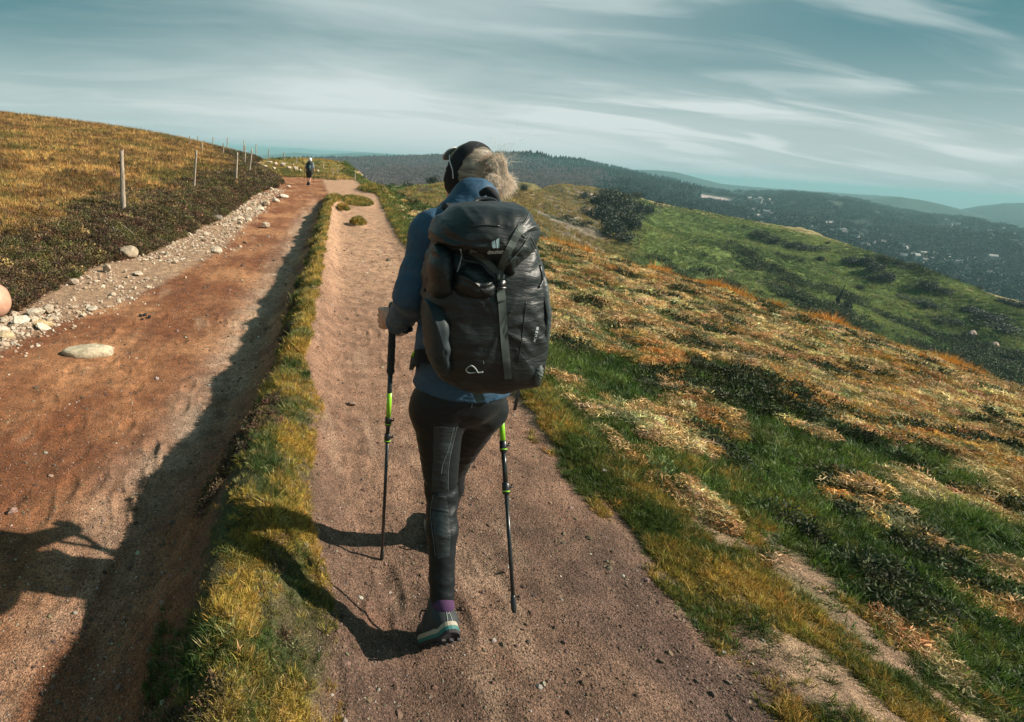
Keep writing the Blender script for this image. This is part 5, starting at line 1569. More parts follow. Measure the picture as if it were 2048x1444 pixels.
# the band runs over the crown, over the ears and under the nape
bn = np.array([1.0, 0, .30]); bn /= np.linalg.norm(bn)
tb = lambda d: -.46 < d @ bn < .10 and not (d[2] < -.78)
shell(lambda d: (d @ bn < .25 and d[2] > -.72) or (d[0] < .86 and d[2] > .15 + .5 * max(0, d[0])), 1.035, hcap_m, 'hair_cap', .0)
shell(lambda d: -.28 - .42 * max(0, -d[2]) < d @ bn < .36 and d[2] > -.97, 1.075, band_m, 'headband')
tie = hp(-.105, -.005, .030)
def strands(n, gen, width, seed):
    r = np.random.default_rng(seed); V, F, S_ = [], [], []
    for k in range(n):
        pts = gen(r); pts = spline(pts, 5)
        w = width * r.uniform(.6, 1.4); sh = min(1, max(0, r.normal(.75, .22))); b = len(V); m = len(pts)
        for i, p in enumerate(pts):
            d = pts[min(i + 1, m - 1)] - pts[max(i - 1, 0)]; u = np.cross(d, r.normal(size=3) * .3 + np.array([0, -1, .3])); u /= np.linalg.norm(u) + 1e-9
            ww = w * (1 - .7 * i / m)
            V += [tuple(p - u * ww), tuple(p + u * ww)]; S_ += [sh, sh]
        F += [(b + 2 * i, b + 2 * i + 1, b + 2 * i + 3, b + 2 * i + 2) for i in range(m - 1)]
    return V, F, S_
def comb(r):
    """From the edge of the band back over the skull to the hair tie."""
    a = r.uniform(-2.5, 2.5)
    d = np.array([-.35, math.sin(a) * .93, math.cos(a) * .93]); d /= np.linalg.norm(d)
    s = hp(d[0] * .103, d[1] * .091, .016 + d[2] * .107)
    dm = d * .45 + np.array([-.95, 0, .12]) * .75; dm /= np.linalg.norm(dm)
    m = hp(dm[0] * .107, dm[1] * .094, .016 + dm[2] * .111)
    return [s + r.normal(size=3) * .001, m + r.normal(size=3) * .003, tie + r.normal(size=3) * .008]
def tail(r):
    """The loose tail: over the tie, out to the right and down, blown about."""
    a = r.uniform(0, 6.28)
    q = np.array([math.cos(a), 0, math.sin(a)])
    s = tie + q * .016
    b1 = tie + np.array([.002, -.022, .028]) + q * .018 + r.normal(size=3) * .006
    b2 = tie + np.array([.022, -.030, .010]) + q * np.array([.015, 0, .022]) + r.normal(size=3) * .004
    b3 = tie + np.array([.034, -.026, -.022]) + q * .017 + r.normal(size=3) * .005
    e = tie + np.array([.060, -.014, -.056]) + q * .016 + r.normal(size=3) * .016
    k = .85
    return [tie + (p - tie) * k for p in (s, b1, b2, b3, e)]
def bun(r):
    a = r.uniform(0, 6.28); rad = r.uniform(.006, .024)
    c0 = tie + np.array([.004, -.018, -.036]); out_ = []
    ph = r.uniform(0, 6.28)
    for i in range(5):
        t = ph + i * .75
        out_.append(c0 + np.array([math.cos(t) * rad * 1.1, -.016 * math.cos(a), math.sin(t) * rad]) + r.normal(size=3) * .004)
    return out_
def wisps(r):
    s = tie + r.normal(size=3) * np.array([.03, .01, .04]) + np.array([.01, -.02, .02])
    d = np.array([r.uniform(-.1, .9), r.uniform(-.3, .2), r.uniform(-.8, .9)]); L = r.uniform(.03, .075)
    return [s, s + d * L * .5 + UP * .008, s + d * L + r.normal(size=3) * .01]
hr = [strands(1600, comb, .0006, 1), strands(2600, tail, .00055, 2), strands(1600, bun, .0006, 3), strands(110, wisps, .0003, 4)]
V, F = join(*[(a, b) for a, b, c in hr]); S_ = sum([c for a, b, c in hr], [])
S_ = np.array(S_); S_[:len(hr[0][2])] *= .06
mesh_obj('hair', V, F, hair_m, hiker, attrs={'shade': ('FLOAT', S_)})
# sunglasses pushed up on the head
sg = empty('sunglasses', Vector(hp(.07, .02, .075))); tag(sg, 'pale-framed sunglasses pushed up on top of the hiker\'s headband', 'sunglasses')
for s_ in (-1, 1):
    c0 = hp(.066, .040 * s_, .078)
    pts = []
    nrm_ = hf * .75 + UP * .66
    a1 = hl; a2 = np.cross(nrm_, a1)
    V = [tuple(c0 + a1 * math.cos(t) * .033 + a2 * math.sin(t) * .025 * (1 + .2 * math.cos(t)) + nrm_ * (.004 * k)) for k in (0, 1) for t in np.linspace(0, 2 * math.pi, 20, endpoint=False)]
    F = [tuple(range(20))[::-1], tuple(range(20, 40))] + [(i, (i + 1) % 20, 20 + (i + 1) % 20, 20 + i) for i in range(20)]
    mesh_obj('lens', V, F, lens_m, sg, smooth=False)
    ring = [c0 + a1 * math.cos(t) * .034 + a2 * math.sin(t) * .026 * (1 + .2 * math.cos(t)) + nrm_ * .002 for t in np.linspace(0, 2 * math.pi, 21)]
    V, F = tube(ring, .0022, 6); mesh_obj('rim', V, F, frame_m, sg)
    V, F = tube(spline([hp(.052, .070 * s_, .076), hp(.022, .094 * s_, .050), hp(-.004, .098 * s_, .018), hp(-.012, .097 * s_, -.012)], 6), .0021, 6)
    mesh_obj('temple', V, F, frame_m, sg)
V, F = tube([hp(.070, .008, .088), hp(.072, 0, .090), hp(.070, -.008, .088)], .003, 6); mesh_obj('bridge', V, F, frame_m, sg)

# shoes
def shoe(heel, f, ank):
    """heel: back of the sole's underside; f: direction from heel to toe."""
    s = np.cross(f, UP); s /= np.linalg.norm(s); u = np.cross(s, f)
    W = lambda a, b, c: heel + (f * a + s * b + u * c) * 1.10
    pr = [(W(.040, 0, .055), W(.10, 0, .050), .038, .040, .03, s, 1.0), (W(.10, 0, .050), W(.19, .004, .036), .040, .037, .03, s, 1.12), (W(.19, .004, .036), W(.235, .004, .030), .036, .028, .02, s, 1.2),
          (W(.040, 0, .05), W(.045, 0, .088), .037, .034, .02), (W(.10, 0, .065), W(.055, 0, .100), .034, .034, .02)]
    def cut(fv, X, Y, Z):
        q = (X - heel[0]) * u[0] + (Y - heel[1]) * u[1] + (Z - heel[2]) * u[2]
        q2 = (X - heel[0]) * f[0] + (Y - heel[1]) * f[1] + (Z - heel[2]) * f[2]
        return np.maximum(fv, .0286 - q)
    pr = [tuple(list(q[:2]) + [q[2] * 1.1, q[3] * 1.1] + list(q[4:])) for q in pr]
    V, F = organic(pr, .004, fn=cut)
    sh = mesh_obj('shoe', V, F, shoe_m, hiker)
    def outline(k, grow):
        pts = []
        for t in np.linspace(0, 2 * math.pi, 44, endpoint=False):
            a = .122 - .128 * math.cos(t) * (1 + grow * .3); wid = (.040 + .006 * math.sin((a + .02) * 9)) * (1 + grow)
            if a > .20: wid *= 1.0
            b = wid * math.sin(t) * (1 if abs(math.sin(t)) > .3 else 1) 
            b = math.copysign(wid * abs(math.sin(t)) ** .7, math.sin(t))
            toe = .016 * max(0, (a - .16) / .09) ** 2; hl_ = .012 * max(0, (.03 - a) / .03)
            pts.append(W(a, b, k + toe + hl_))
        return pts
    def slab(k0, k1, g0, g1, name, mat):
        A, B = outline(k0, g0), outline(k1, g1); n = len(A)
        V = [tuple(p) for p in A + B]; F = [tuple(range(n)), tuple(range(n, 2 * n))[::-1]] + [(i, n + i, n + (i + 1) % n, (i + 1) % n) for i in range(n)]
        mesh_obj(name, V, F, mat, sh, smooth=False)
    slab(.000, .008, .00, .04, 'outsole', sole_m); slab(.0082, .018, .05, .05, 'midsole', teal_m); slab(.0182, .030, .06, .02, 'sole_rim', rim_m)
    # tread lugs
    V, F = [], []
    for i in range(9):
        for j in (-1, 0, 1):
            a = .016 + i * .027; b = j * .024 + (.006 if i % 2 else -.006)
            toe = .016 * max(0, (a - .16) / .09) ** 2
            c_ = [(a, b), (a + .013, b - .003), (a + .014, b + .010), (a + .002, b + .012)]
            k = len(V)
            V += [tuple(W(p, q, .001 + toe)) for p, q in c_] + [tuple(W(p, q, -.005 + toe)) for p, q in c_]
            F += [(k, k + 1, k + 2, k + 3), (k + 7, k + 6, k + 5, k + 4)] + [(k + m, k + 4 + m, k + 4 + (m + 1) % 4, k + (m + 1) % 4) for m in range(4)]
    tr_ = mesh_obj('tread', V, F, sole_m, sh, smooth=False); tr_['kind'] = 'stuff'
    bv = BVHTree.FromPolygons([tuple(v.co) for v in sh.data.vertices], [tuple(p.vertices) for p in sh.data.polygons])
    def on(a, b, c):
        o_ = W(a, b, c); dd = W(.05, 0, c) - o_; dd = Vector(dd).normalized(); h_ = bv.ray_cast(Vector(o_), dd)
        return h_[0] - dd * .001 if h_[0] else None
    # heel stripe: two converging pale lines with three bars, pull tab
    for sd in (-1, 1):
        q = [on(-.05, sd * (.006 + .010 * (1 - t)), .034 + t * .05) for t in np.linspace(0, 1, 8)]
        V, F = tube([x for x in q if x], .0011, 5); mesh_obj('stripe', V, F, silver, sh)
    for k in range(3):
        q = [on(-.05, b, .066 + k * .007) for b in (-.005, 0, .005)]
        V, F = tube([x for x in q if x], .0012, 5); mesh_obj('stripe', V, F, silver, sh)
    V, F = tube([W(.004, 0, .085), W(-.008, 0, .105), W(.000, 0, .128), W(.008, 0, .108)], .0045, 7); mesh_obj('pull_tab', V, F, plast, sh)
    for k in range(5):
        V, F = tube(spline([W(.115 + k * .018, -.022, .080 - k * .006), W(.118 + k * .018, 0, .092 - k * .007), W(.115 + k * .018, .022, .080 - k * .006)], 4), .0022, 6); mesh_obj('lace', V, F, plast, sh)
    V, F = tube([W(.09, s_, .09) for s_ in (-.03, -.05)] + [W(.085, -.062, .07)], .0028, 6); mesh_obj('lace', V, F, plast, sh)
    V, F = organic([(W(.052, 0, .085), ank + UP * .03, .0375, .036, .02)], .004)
    mesh_obj('sock', V, F, purple, hiker)
    return sh
print('heel', heelL, J['anL'], J['knL'], J['hipL'], J['pelvis'], J['head'], J['haL'], tipR, tipL)
shoe(heelL, fL, J['anL'])
hR = J['anR'] - fwR * .06; hR[2] = zR + .004
shoe(hR, fwR, J['anR'])

# ------------------------------------------------------------------ backpack
pk0 = K_(965, 765, 1.36)
pack = empty('backpack', pk0)
tag(pack, 'large black hiking backpack with lid and front strap on the woman\'s back', 'backpack')
def pillow(outline, y_back, y_front, p_=2.6, nr=34, na=120, tilt=0.0, folds=.004, fr=14, seed=0., cx=None):
    """A stuffed cloth body whose outline, seen from behind, follows the given photo pixels."""
    yb = y_back; ym = .5 * (y_front + y_back)
    pts = [np.array(P(a, b, ym)) for a, b in spline([(a, b, 0) for a, b in outline] + [(*outline[0], 0)], 10)[:-1] for a, b in [(a, b)]] if False else None
    sp = spline([(a, b, 0) for a, b in outline] + [(outline[0][0], outline[0][1], 0)], 10)[:-1]
    Q = np.array([np.array(P(q[0], q[1], ym)) for q in sp])
    c0 = Q.mean(0) if cx is None else np.array(P(cx[0], cx[1], ym))
    n = len(Q); V = []; rings = []
    for k in range(nr + 1):
        th_ = -math.pi / 2 + math.pi * k / nr
        s_ = abs(math.cos(th_)) ** (2 / p_); yy = math.copysign(abs(math.sin(th_)) ** (2 / p_), math.sin(th_))
        s_ = max(s_, .002)
        hw = .5 * (y_back - y_front)
        ring = c0 + (Q - c0) * s_
        ring[:, 1] = ym + yy * hw + tilt * (ring[:, 2] - c0[2])
        V.append(ring)
    V = np.concatenate(V)
    F = np.array([(k * n + i, k * n + (i + 1) % n, (k + 1) * n + (i + 1) % n, (k + 1) * n + i) for k in range(nr) for i in range(n)])
    nv = vnormals(V, F)
    if np.mean(np.sum(nv * (V - c0), 1)) < 0: F = F[:, ::-1]; nv = -nv
    q = V * fr
    w = np.abs(pn(q[:, 0] * .8 + seed, q[:, 2] * 1.5 + .8 * pn(q[:, 0] * .7, q[:, 2] * .7 + seed)))
    w = (.45 - w) * 1.3 + .6 * fbm(q[:, 0] * .6 + 9 + seed, q[:, 2] * .9 + q[:, 1] * .5, 3)
    V = V + nv * (folds * w)[:, None]
    return V, F
bag_outline = [(862, 505), (880, 470), (930, 455), (1000, 455), (1044, 466), (1062, 488), (1074, 530), (1081, 590), (1080, 645), (1074, 700), (1064, 736), (1055, 756), (1015, 766), (965, 768), (915, 765), (878, 745), (858, 712), (850, 660), (846, 610), (848, 560)]
V, F = pillow(bag_outline, 1.50, 1.235, 2.9, tilt=.06, folds=.007, fr=15, seed=1.3)
bag = mesh_obj('main_bag', V, F, pack_m, pack)
Vb, Fb = V, F
lid_outline = [(862, 478), (868, 452), (886, 432), (915, 415), (958, 408), (1008, 408), (1040, 413), (1056, 430), (1061, 458), (1052, 486), (1032, 508), (1012, 528), (1000, 543), (988, 535), (968, 514), (930, 502), (890, 492)]
V, F = pillow(lid_outline, 1.47, 1.205, 2.6, tilt=.10, folds=.008, fr=20, seed=5.1)
lid = mesh_obj('lid', V, F, pack_m, pack)
bvh_pack = BVHTree.FromPolygons([tuple(v) for v in np.concatenate([Vb, V])], [tuple(int(i) for i in f) for f in np.concatenate([Fb, F + len(Vb)])])
# front strap: two straps run down the lid to the buckle, one down the bag
bandstrip(bvh_pack, [(1044, 452), (1030, 478), (1012, 512), (1001, 541)], 15, 'strap', web_m, lid)
bandstrip(bvh_pack, [(938, 503), (958, 512), (976, 526), (993, 543)], 12, 'strap', web_m, lid)
bandstrip(bvh_pack, [(1000, 540), (1001, 550), (1002, 560)], 15, 'strap', web_m, pack, off=.006)
bandstrip(bvh_pack, [(1002, 578), (1005, 620), (1009, 680), (1014, 730), (1017, 758)], 15.5, 'strap', web_m, pack, off=.004)
bandstrip(bvh_pack, [(1002, 586), (1003, 594), (1004, 602)], 17, 'strap', web_m, pack, off=.008)
def box_on(bvh, px, py, w, h, d, name, mat, parent, off=.004, rot=0.0):
    p = onto(bvh, px, py, off)
    bm = bmesh.new(); bmesh.ops.create_cube(bm, size=1)
    for v in bm.verts: v.co = Vector((v.co.x * w, v.co.y * d, v.co.z * h))
    bmesh.ops.bevel(bm, geom=list(bm.edges), offset=min(w, h, d) * .25, segments=2, affect='EDGES')
    me = bpy.data.meshes.new(name); bm.transform(Matrix.Translation(p) @ Matrix.Rotation(rot, 4, 'Y')); bm.to_mesh(me); bm.free(); me.materials.append(mat); me.shade_smooth()
    o = bpy.data.objects.new(name, me); C.objects.link(o); child_of(o, parent); return o
bk = box_on(bvh_pack, 1002, 569, .020, .020, .010, 'buckle', plast, pack, .008, -.1)
for dx in (-.006, .006):
    p = onto(bvh_pack, 1002 + dx * 800, 557, .010)
    V, F = tube([p, p + Vector((0, 0, .010))], .0022, 6); mesh_obj('prong', V, F, silver, bk)
box_on(bvh_pack, 1002, 575, .024, .005, .012, 'buckle_bar', plast, pack, .009)
# piping, zips, seams
line_on(bvh_pack, [(940, 453), (965, 450), (1000, 452)], .0016, 'zip', plast, lid, .001)
line_on(bvh_pack, [(1058, 428), (1048, 446), (1034, 457), (1050, 475)], .0013, 'piping', web_m, lid, .001)
line_on(bvh_pack, [(1059, 470), (1046, 492), (1030, 512), (1004, 541)], .0014, 'piping', web_m, lid, .001)
line_on(bvh_pack, [(1062, 475), (1075, 500), (1084, 520)], .0014, 'piping', web_m, bag, .001)
line_on(bvh_pack, [(1062, 486), (1072, 506), (1080, 524)], .0012, 'piping', web_m, bag, .001)
line_on(bvh_pack, [(1080, 530), (1085, 560), (1078, 575)], .003, 'strap_loop', plast, bag, .002)
line_on(bvh_pack, [(921, 498), (923, 512), (919, 530), (914, 545)], .0016, 'cord', silver, pack, .004)
line_on(bvh_pack, [(923, 508), (928, 520), (940, 522), (954, 525)], .0014, 'cord', web_m, pack, .003)
line_on(bvh_pack, [(1052, 602), (1048, 640), (1042, 690), (1036, 726)], .0012, 'seam', plast, bag, .0006)
# side compression straps and their buckles on the left
bandstrip(bvh_pack, [(852, 578), (868, 574), (884, 573)], 9, 'strap', plast, pack, off=.004)
for (a, b) in ((856, 556), (850, 580), (879, 587), (893, 587), (900, 586)):
    box_on(bvh_pack, a, b, .009, .009, .006, 'buckle', plast if a != 893 else silver, pack, .004)
# left padded pocket and bulging stretch pocket
V, F = pillow([(868, 492), (892, 490), (900, 520), (900, 570), (893, 590), (866, 590), (858, 560), (860, 520)], 1.36, 1.245, 2.4, nr=20, folds=.006, fr=22, seed=2)
mesh_obj('side_pouch', V, F, pack_m, pack)
V, F = pillow([(850, 600), (880, 604), (892, 640), (896, 700), (890, 742), (870, 736), (856, 708), (849, 650)], 1.40, 1.235, 2.5, nr=20, folds=.005, fr=16, seed=3)
mesh_obj('stretch_pocket', V, F, fabric('stretch_mesh', (.014, .024, .027), .6), pack)
V, F = pillow([(903, 540), (940, 524), (978, 545), (984, 570), (978, 590), (930, 596), (905, 580)], 1.34, 1.222, 2.3, nr=20, folds=.008, fr=26, seed=8)
mesh_obj('front_pocket', V, F, pack_m, pack)
# ribbed elastic pocket low on the right
def ribbed(V):
    return V
V, F = pillow([(1036, 722), (1048, 706), (1064, 702), (1072, 716), (1069, 738), (1056, 752), (1044, 750)], 1.40, 1.240, 2.4, nr=26, folds=.0, fr=10)
nv = vnormals(V, F); ph = (V[:, 0] * 1.2 + V[:, 2] * 2.2) * 330
V = V + nv * (.0013 * np.sin(ph))[:, None]
mesh_obj('elastic_pocket', V, F, web_m, pack)
V, F = pillow([(1052, 520), (1072, 530), (1082, 590), (1080, 650), (1070, 700), (1056, 706), (1060, 640), (1062, 580)], 1.44, 1.262, 2.6, nr=20, folds=.004, fr=14, seed=4)
sidep = mesh_obj('side_panel', V, F, fabric('sunlit_side_cloth', (.040, .054, .056), .5, fold=.3, sheen=.3), pack)  # paler than the bag: sunlit grey of the right side put into the colour
bvh_all = None
def rebuild(objs):
    VV, FF = [], []
    for o in objs:
        b = len(VV); VV += [tuple(v.co) for v in o.data.vertices]; FF += [tuple(i + b for i in p.vertices) for p in o.data.polygons]
    return BVHTree.FromPolygons(VV, FF)
# mesh vertex coordinates above are world coordinates, parents only carry inverse offsets
bvh_all = rebuild([o for o in pack.children if o.type == 'MESH' and o.name.split('.')[0] in ('main_bag', 'lid', 'side_panel', 'side_pouch', 'stretch_pocket', 'front_pocket')])
line_on(bvh_all, [(951, 745), (938, 746), (932, 740), (938, 733), (945, 732), (952, 739), (956, 745), (966, 744)], .0017, 'cord_loop', silver, pack, .003)
line_on(bvh_all, [(966, 722), (967, 728)], .0014, 'tag', web_m, pack, .002)
# lettering
def lettering(body_, px, py, h_px, ang, name, mat, parent, ext=1.0):
    cu = bpy.data.curves.new(name, 'FONT'); cu.body = body_; cu.size = 1.0; cu.align_x = 'CENTER'; cu.align_y = 'CENTER'; cu.offset = .018; cu.resolution_u = 3
    ob = bpy.data.objects.new(name, cu); C.objects.link(ob)
    bpy.context.view_layer.update()
    me0 = bpy.data.meshes.new_from_object(ob.evaluated_get(bpy.context.evaluated_depsgraph_get()))
    bpy.data.objects.remove(ob)
    bm = bmesh.new(); bm.from_mesh(me0)
    ca, sa = math.cos(ang), math.sin(ang)
    for v in bm.verts:
        x, y = v.co.x * h_px * ext, v.co.y * h_px
        q = onto(bvh_all, px + x * ca + y * sa, py + x * sa - y * ca, .0022)
        if q is None: q = onto(bvh_all, px, py, .002)
        v.co = q
    me = bpy.data.meshes.new(name); bm.to_mesh(me); bm.free(); me.materials.append(mat)
    o = bpy.data.objects.new(name, me); C.objects.link(o); child_of(o, parent)
    return o
lettering('deuter', 991, 504, 11.5, R(-3), 'lettering', print_m, lid, 1.05)
lettering('AC LITE 30', 1072.5, 669, 6.2, R(-77), 'lettering', print_m, pack, 1.05)
def shard(poly, name):
    V = [tuple(onto(bvh_all, a, b, .0022)) for a, b in poly]
    mesh_obj(name, V, [tuple(range(len(V)))], logo_m, lid, smooth=False)
shard([(983, 484), (990, 480.5), (992, 495.5), (987, 497), (984, 493)], 'logo_shard'); shard([(991.8, 480), (998.5, 475.5), (999.5, 494), (996, 497), (993.5, 496)], 'logo_shard')
# haul loop, hip belt, dangling straps, shoulder straps
V, F = tube(spline([K_(940, 417, 1.40), K_(955, 400, 1.42), K_(985, 400, 1.42), K_(1000, 416, 1.40)], 6), .006, 8); mesh_obj('haul_loop', V, F, plast, pack)
def flat_band(pts, w, t, name, mat, parent, side=(1, 0, 0)):
    sp = spline(pts, 6); V = []; F = []
    sd = np.array(side, float); sd /= np.linalg.norm(sd)
    for i, p in enumerate(sp):
        d = sp[min(i + 1, len(sp) - 1)] - sp[max(i - 1, 0)]; d /= np.linalg.norm(d); s2 = sd - d * (sd @ d); s2 /= np.linalg.norm(s2); nn = np.cross(d, s2)
        V += [tuple(p + s2 * w / 2 + nn * t / 2), tuple(p - s2 * w / 2 + nn * t / 2), tuple(p - s2 * w / 2 - nn * t / 2), tuple(p + s2 * w / 2 - nn * t / 2)]
    for i in range(len(sp) - 1):
        for k in range(4): F.append((4 * i + k, 4 * i + (k + 1) % 4, 4 * i + 4 + (k + 1) % 4, 4 * i + 4 + k))
    F += [(3, 2, 1, 0), tuple(range(len(V) - 4, len(V)))]
    return mesh_obj(name, V, F, mat, parent, smooth=False)
flat_band([K_(948, 764, 1.33), K_(953, 782, 1.36), K_(962, 803, 1.35)], .026, .003, 'strap_end', web_m, pack)
flat_band([K_(1036, 752, 1.37), K_(1037, 780, 1.36), K_(1032, 806, 1.36), K_(1029, 820, 1.37)], .008, .003, 'strap_end', plast, pack)
flat_band([K_(868, 715, 1.42), K_(838, 712, 1.44), K_(826, 722, 1.52), K_(824, 728, 1.62)], .04, .014, 'hip_belt', band_m, pack, (0, 0, 1))
flat_band([K_(1056, 735, 1.44), J['waist'] + np.array([.165, -.03, -.08]), J['waist'] + np.array([.150, .07, -.085]), J['waist'] + np.array([.06, .135, -.09])], .04, .014, 'hip_belt', band_m, pack, (0, 0, 1))
flat_band([K_(829, 703, 1.46), K_(826, 708, 1.465), K_(825, 713, 1.47)], .006, .003, 'lime_tab', lime, pack)
for sx, q in ((-1, 'shL'), (1, 'shR')):
    s0 = J[q] + np.array([-.045 * sx, 0, .0])
    flat_band([J['chest'] + np.array([sx * .075, -.14, .10]), s0 + np.array([0, -.07, .068]), s0 + np.array([0, .02, .078]), s0 + np.array([-.005 * sx, .095, .0]), s0 + np.array([-.01 * sx, .13, -.14]), J['waist'] + np.array([sx * .14, .06, .06])], .055, .014, 'shoulder_strap', band_m, pack)

# ------------------------------------------------------------------ trekking poles
def pole(tip, top, r, label, lime_t, locks, loc_name='trekking_pole', grip_len=.30, simple_=False, basket=False):
    tip = np.array(tip, float); top = np.array(top, float)
    d = (top - tip); L = np.linalg.norm(d); d /= L
    root = empty(loc_name, Vector(tip)); tag(root, label, 'trekking pole', 'trekking poles')
    at = lambda t: tip + d * (L * t)
    if simple_:
        V, F = tube([tip, top], r, 6); mesh_obj('shaft', V, F, carbon, root)
        V, F = tube([top - d * .12, top + d * .04], r * 1.9, 6); mesh_obj('grip', V, F, cork, root); return root
    V, F = tube([at(0), at(locks[0])], [r * .72, r * .72], 10); mesh_obj('lower_shaft', V, F, carbon, root)
    V, F = tube([at(locks[0]), at(locks[1])], r * .88, 10); mesh_obj('middle_shaft', V, F, carbon, root)
    V, F = tube([at(locks[1]), at(1) - d * grip_len], r, 10); mesh_obj('upper_shaft', V, F, carbon, root)
    V, F = tube([at(locks[1]) + d * .02, at(lime_t)], r * 1.03, 12)
    mesh_obj('lime_section', V, F, lime, root)
    for t in locks:
        V, F = tube([at(t) - d * .022, at(t) - d * .018, at(t) + d * .016, at(t) + d * .02], [r * .95, r * 1.35, r * 1.35, r * 1.0], 12); lk = mesh_obj('lock', V, F, plast, root)
        s_ = np.cross(d, [0, 1, 0]); s_ /= np.linalg.norm(s_)
        V, F = tube([at(t) - s_ * r, at(t) - s_ * r * 2.3 + d * .003, at(t) - s_ * r * 2.2 + d * .012], .004, 6); mesh_obj('lever', V, F, plast, lk)
        V, F = tube([at(t) - d * .012, at(t) - d * .008], r * 1.42, 12); mesh_obj('lime_ring', V, F, lime, lk)
    V, F = tube([tip, tip + d * .012, tip + d * .05, tip + d * .058], [r * .7, r * 1.0, r * .85, r * .7], 10); mesh_obj('rubber_foot', V, F, plast, root)
    # long ribbed foam grip, head and strap
    n = 22; pts = [at(1) - d * grip_len + d * (grip_len + .03) * k / n for k in range(n + 1)]
    rad = [r * (1.45 + .12 * (k % 5 == 0)) for k in range(n + 1)]
    rad[0] = r * 1.15; rad[1] = r * 1.7; rad[2] = r * 1.5
    V, F = tube(pts, rad, 14); mesh_obj('grip', V, F, cork, root)
    V, F = tube([at(1) + d * .03, at(1) + d * .042, at(1) + d * .055, at(1) + d * .06], [r * 1.5, r * 2.0, r * 1.7, r * .8], 14); mesh_obj('grip_head', V, F, plast, root)
    return root
def t_of(px, py, tip, top):
    """Fraction along the pole that shows at photo pixel height py."""
    ts = np.linspace(0, 1, 400); Q = np.array(tip) + np.outer(ts, np.array(top) - np.array(tip))
    u, v, w = project(Q); return float(ts[np.argmin(abs(v - py))])
pL = pole(tipL, J['haL'] + pdL * .0, .0092, 'lime and black trekking pole planted at the left of the hiker', t_of(0, 785, tipL, topL), [t_of(0, 876, tipL, topL), t_of(0, 842, tipL, topL)], grip_len=float(np.linalg.norm(topL - tipL)) * (1 - t_of(0, 748, tipL, topL)))
flat_band([J['haL'] + np.array([.01, -.01, .03]), J['wrL'] + np.array([.035, -.02, -.02]), K_(812, 664, 1.60), K_(806, 668, 1.62), K_(797, 672, 1.66)], .016, .003, 'wrist_strap', plast, pL)
pR = pole(tipR, topR, .0092, 'lime and black trekking pole lifted off the path right of the hiker', t_of(0, 826, tipR, topR), [t_of(0, 976, tipR, topR), t_of(0, 893, tipR, topR)])

# ------------------------------------------------------------------ the far walker
fg = hit(617, 371); print('far', fg)
D_ = fg.y
fr_ = (P(618, 318, D_).z - fg.z) / 1.72
walker = empty('person', fg)
tag(walker, 'distant walker in white cap and dark shorts with a dark backpack and two poles', 'person')
def L_(x, y, z): return np.array([fg.x + x * fr_, fg.y + y * fr_, fg.z + z * fr_])
bp = [(L_(0, 0, 1.60), L_(0, .01, 1.66), .085, .085, .03), (L_(0, 0, 1.45), L_(0, 0, 1.58), .055, .05, .03), (L_(0, 0, 1.40), L_(0, 0, 1.0), .13, .12, .05, X1, 1.25), (L_(0, 0, 1.0), L_(0, 0, .9), .13, .14, .04, X1, 1.2),
      (L_(-.19, 0, 1.38), L_(-.28, -.03, 1.12), .05, .04, .02), (L_(-.28, -.03, 1.12), L_(-.33, .16, .98), .038, .028, .02), (L_(.19, 0, 1.38), L_(.27, -.03, 1.12), .05, .04, .02), (L_(.27, -.03, 1.12), L_(.31, .15, .96), .038, .028, .02),
      (L_(-.09, 0, .88), L_(-.08, .06, .5), .08, .055, .03), (L_(-.08, .06, .5), L_(-.07, .02, .1), .058, .036, .03), (L_(.09, 0, .88), L_(.07, .08, .5), .08, .055, .03), (L_(.07, .08, .5), L_(.04, -.05, .12), .058, .036, .03),
      (L_(-.19, 0, 1.38), L_(.19, 0, 1.38), .06, .06, .03)]
for sx, hx_ in ((-1, -.33), (1, .31)):
    w0 = L_(hx_, .16, .97)
    for k in range(4): bp.append((w0 + np.array([sx * .02, .0, .02 - .018 * k]), w0 + np.array([-sx * .005, .05, .02 - .018 * k]), .011, .010, .006))
    bp.append((w0 + np.array([-sx * .015, 0, .03]), w0 + np.array([-sx * .02, .05, .04]), .012, .01, .006)); bp.append((w0, w0 + np.array([0, .03, 0]), .03, .028, .01))
V, F = organic(bp, .016); mesh_obj('body', V, F, skin, walker)
grey_shirt = simple('grey_shirt', (.16, .20, .22), .8); shorts_m = simple('dark_shorts', (.018, .022, .026), .8); cap_m = simple('white_cap', (.75, .77, .78), .8)
V, F = organic([(L_(0, 0, 1.40), L_(0, 0, 1.0), .145, .135, .05, X1, 1.25), (L_(-.19, 0, 1.38), L_(-.27, -.03, 1.16), .066, .058, .02), (L_(.19, 0, 1.38), L_(.26, -.03, 1.16), .066, .058, .02), (L_(-.19, 0, 1.38), L_(.19, 0, 1.38), .07, .07, .03)], .016); mesh_obj('shirt', V, F, grey_shirt, walker)
V, F = organic([(L_(0, 0, 1.0), L_(0, 0, .88), .145, .15, .04, X1, 1.2), (L_(-.09, 0, .88), L_(-.085, .05, .60), .10, .085, .03), (L_(.09, 0, .88), L_(.075, .06, .60), .10, .085, .03)], .016); mesh_obj('shorts', V, F, shorts_m, walker)
V, F = organic([(L_(0, 0, 1.67), L_(0, .01, 1.70), .094, .085, .02), (L_(0, .08, 1.68), L_(0, .15, 1.67), .03, .02, .02, X1, 2.2)], .014); mesh_obj('cap', V, F, cap_m, walker)
for x_, y_, z_ in ((-.07, .02, .06), (.04, -.05, .08)):
    V, F = organic([(L_(x_, y_ - .05, z_ - .01), L_(x_, y_ + .15, z_ - .02), .045, .04, .02), (L_(x_, y_, z_), L_(x_, y_, z_ + .1), .045, .045, .02)], .016); mesh_obj('shoe', V, F, shorts_m, walker)
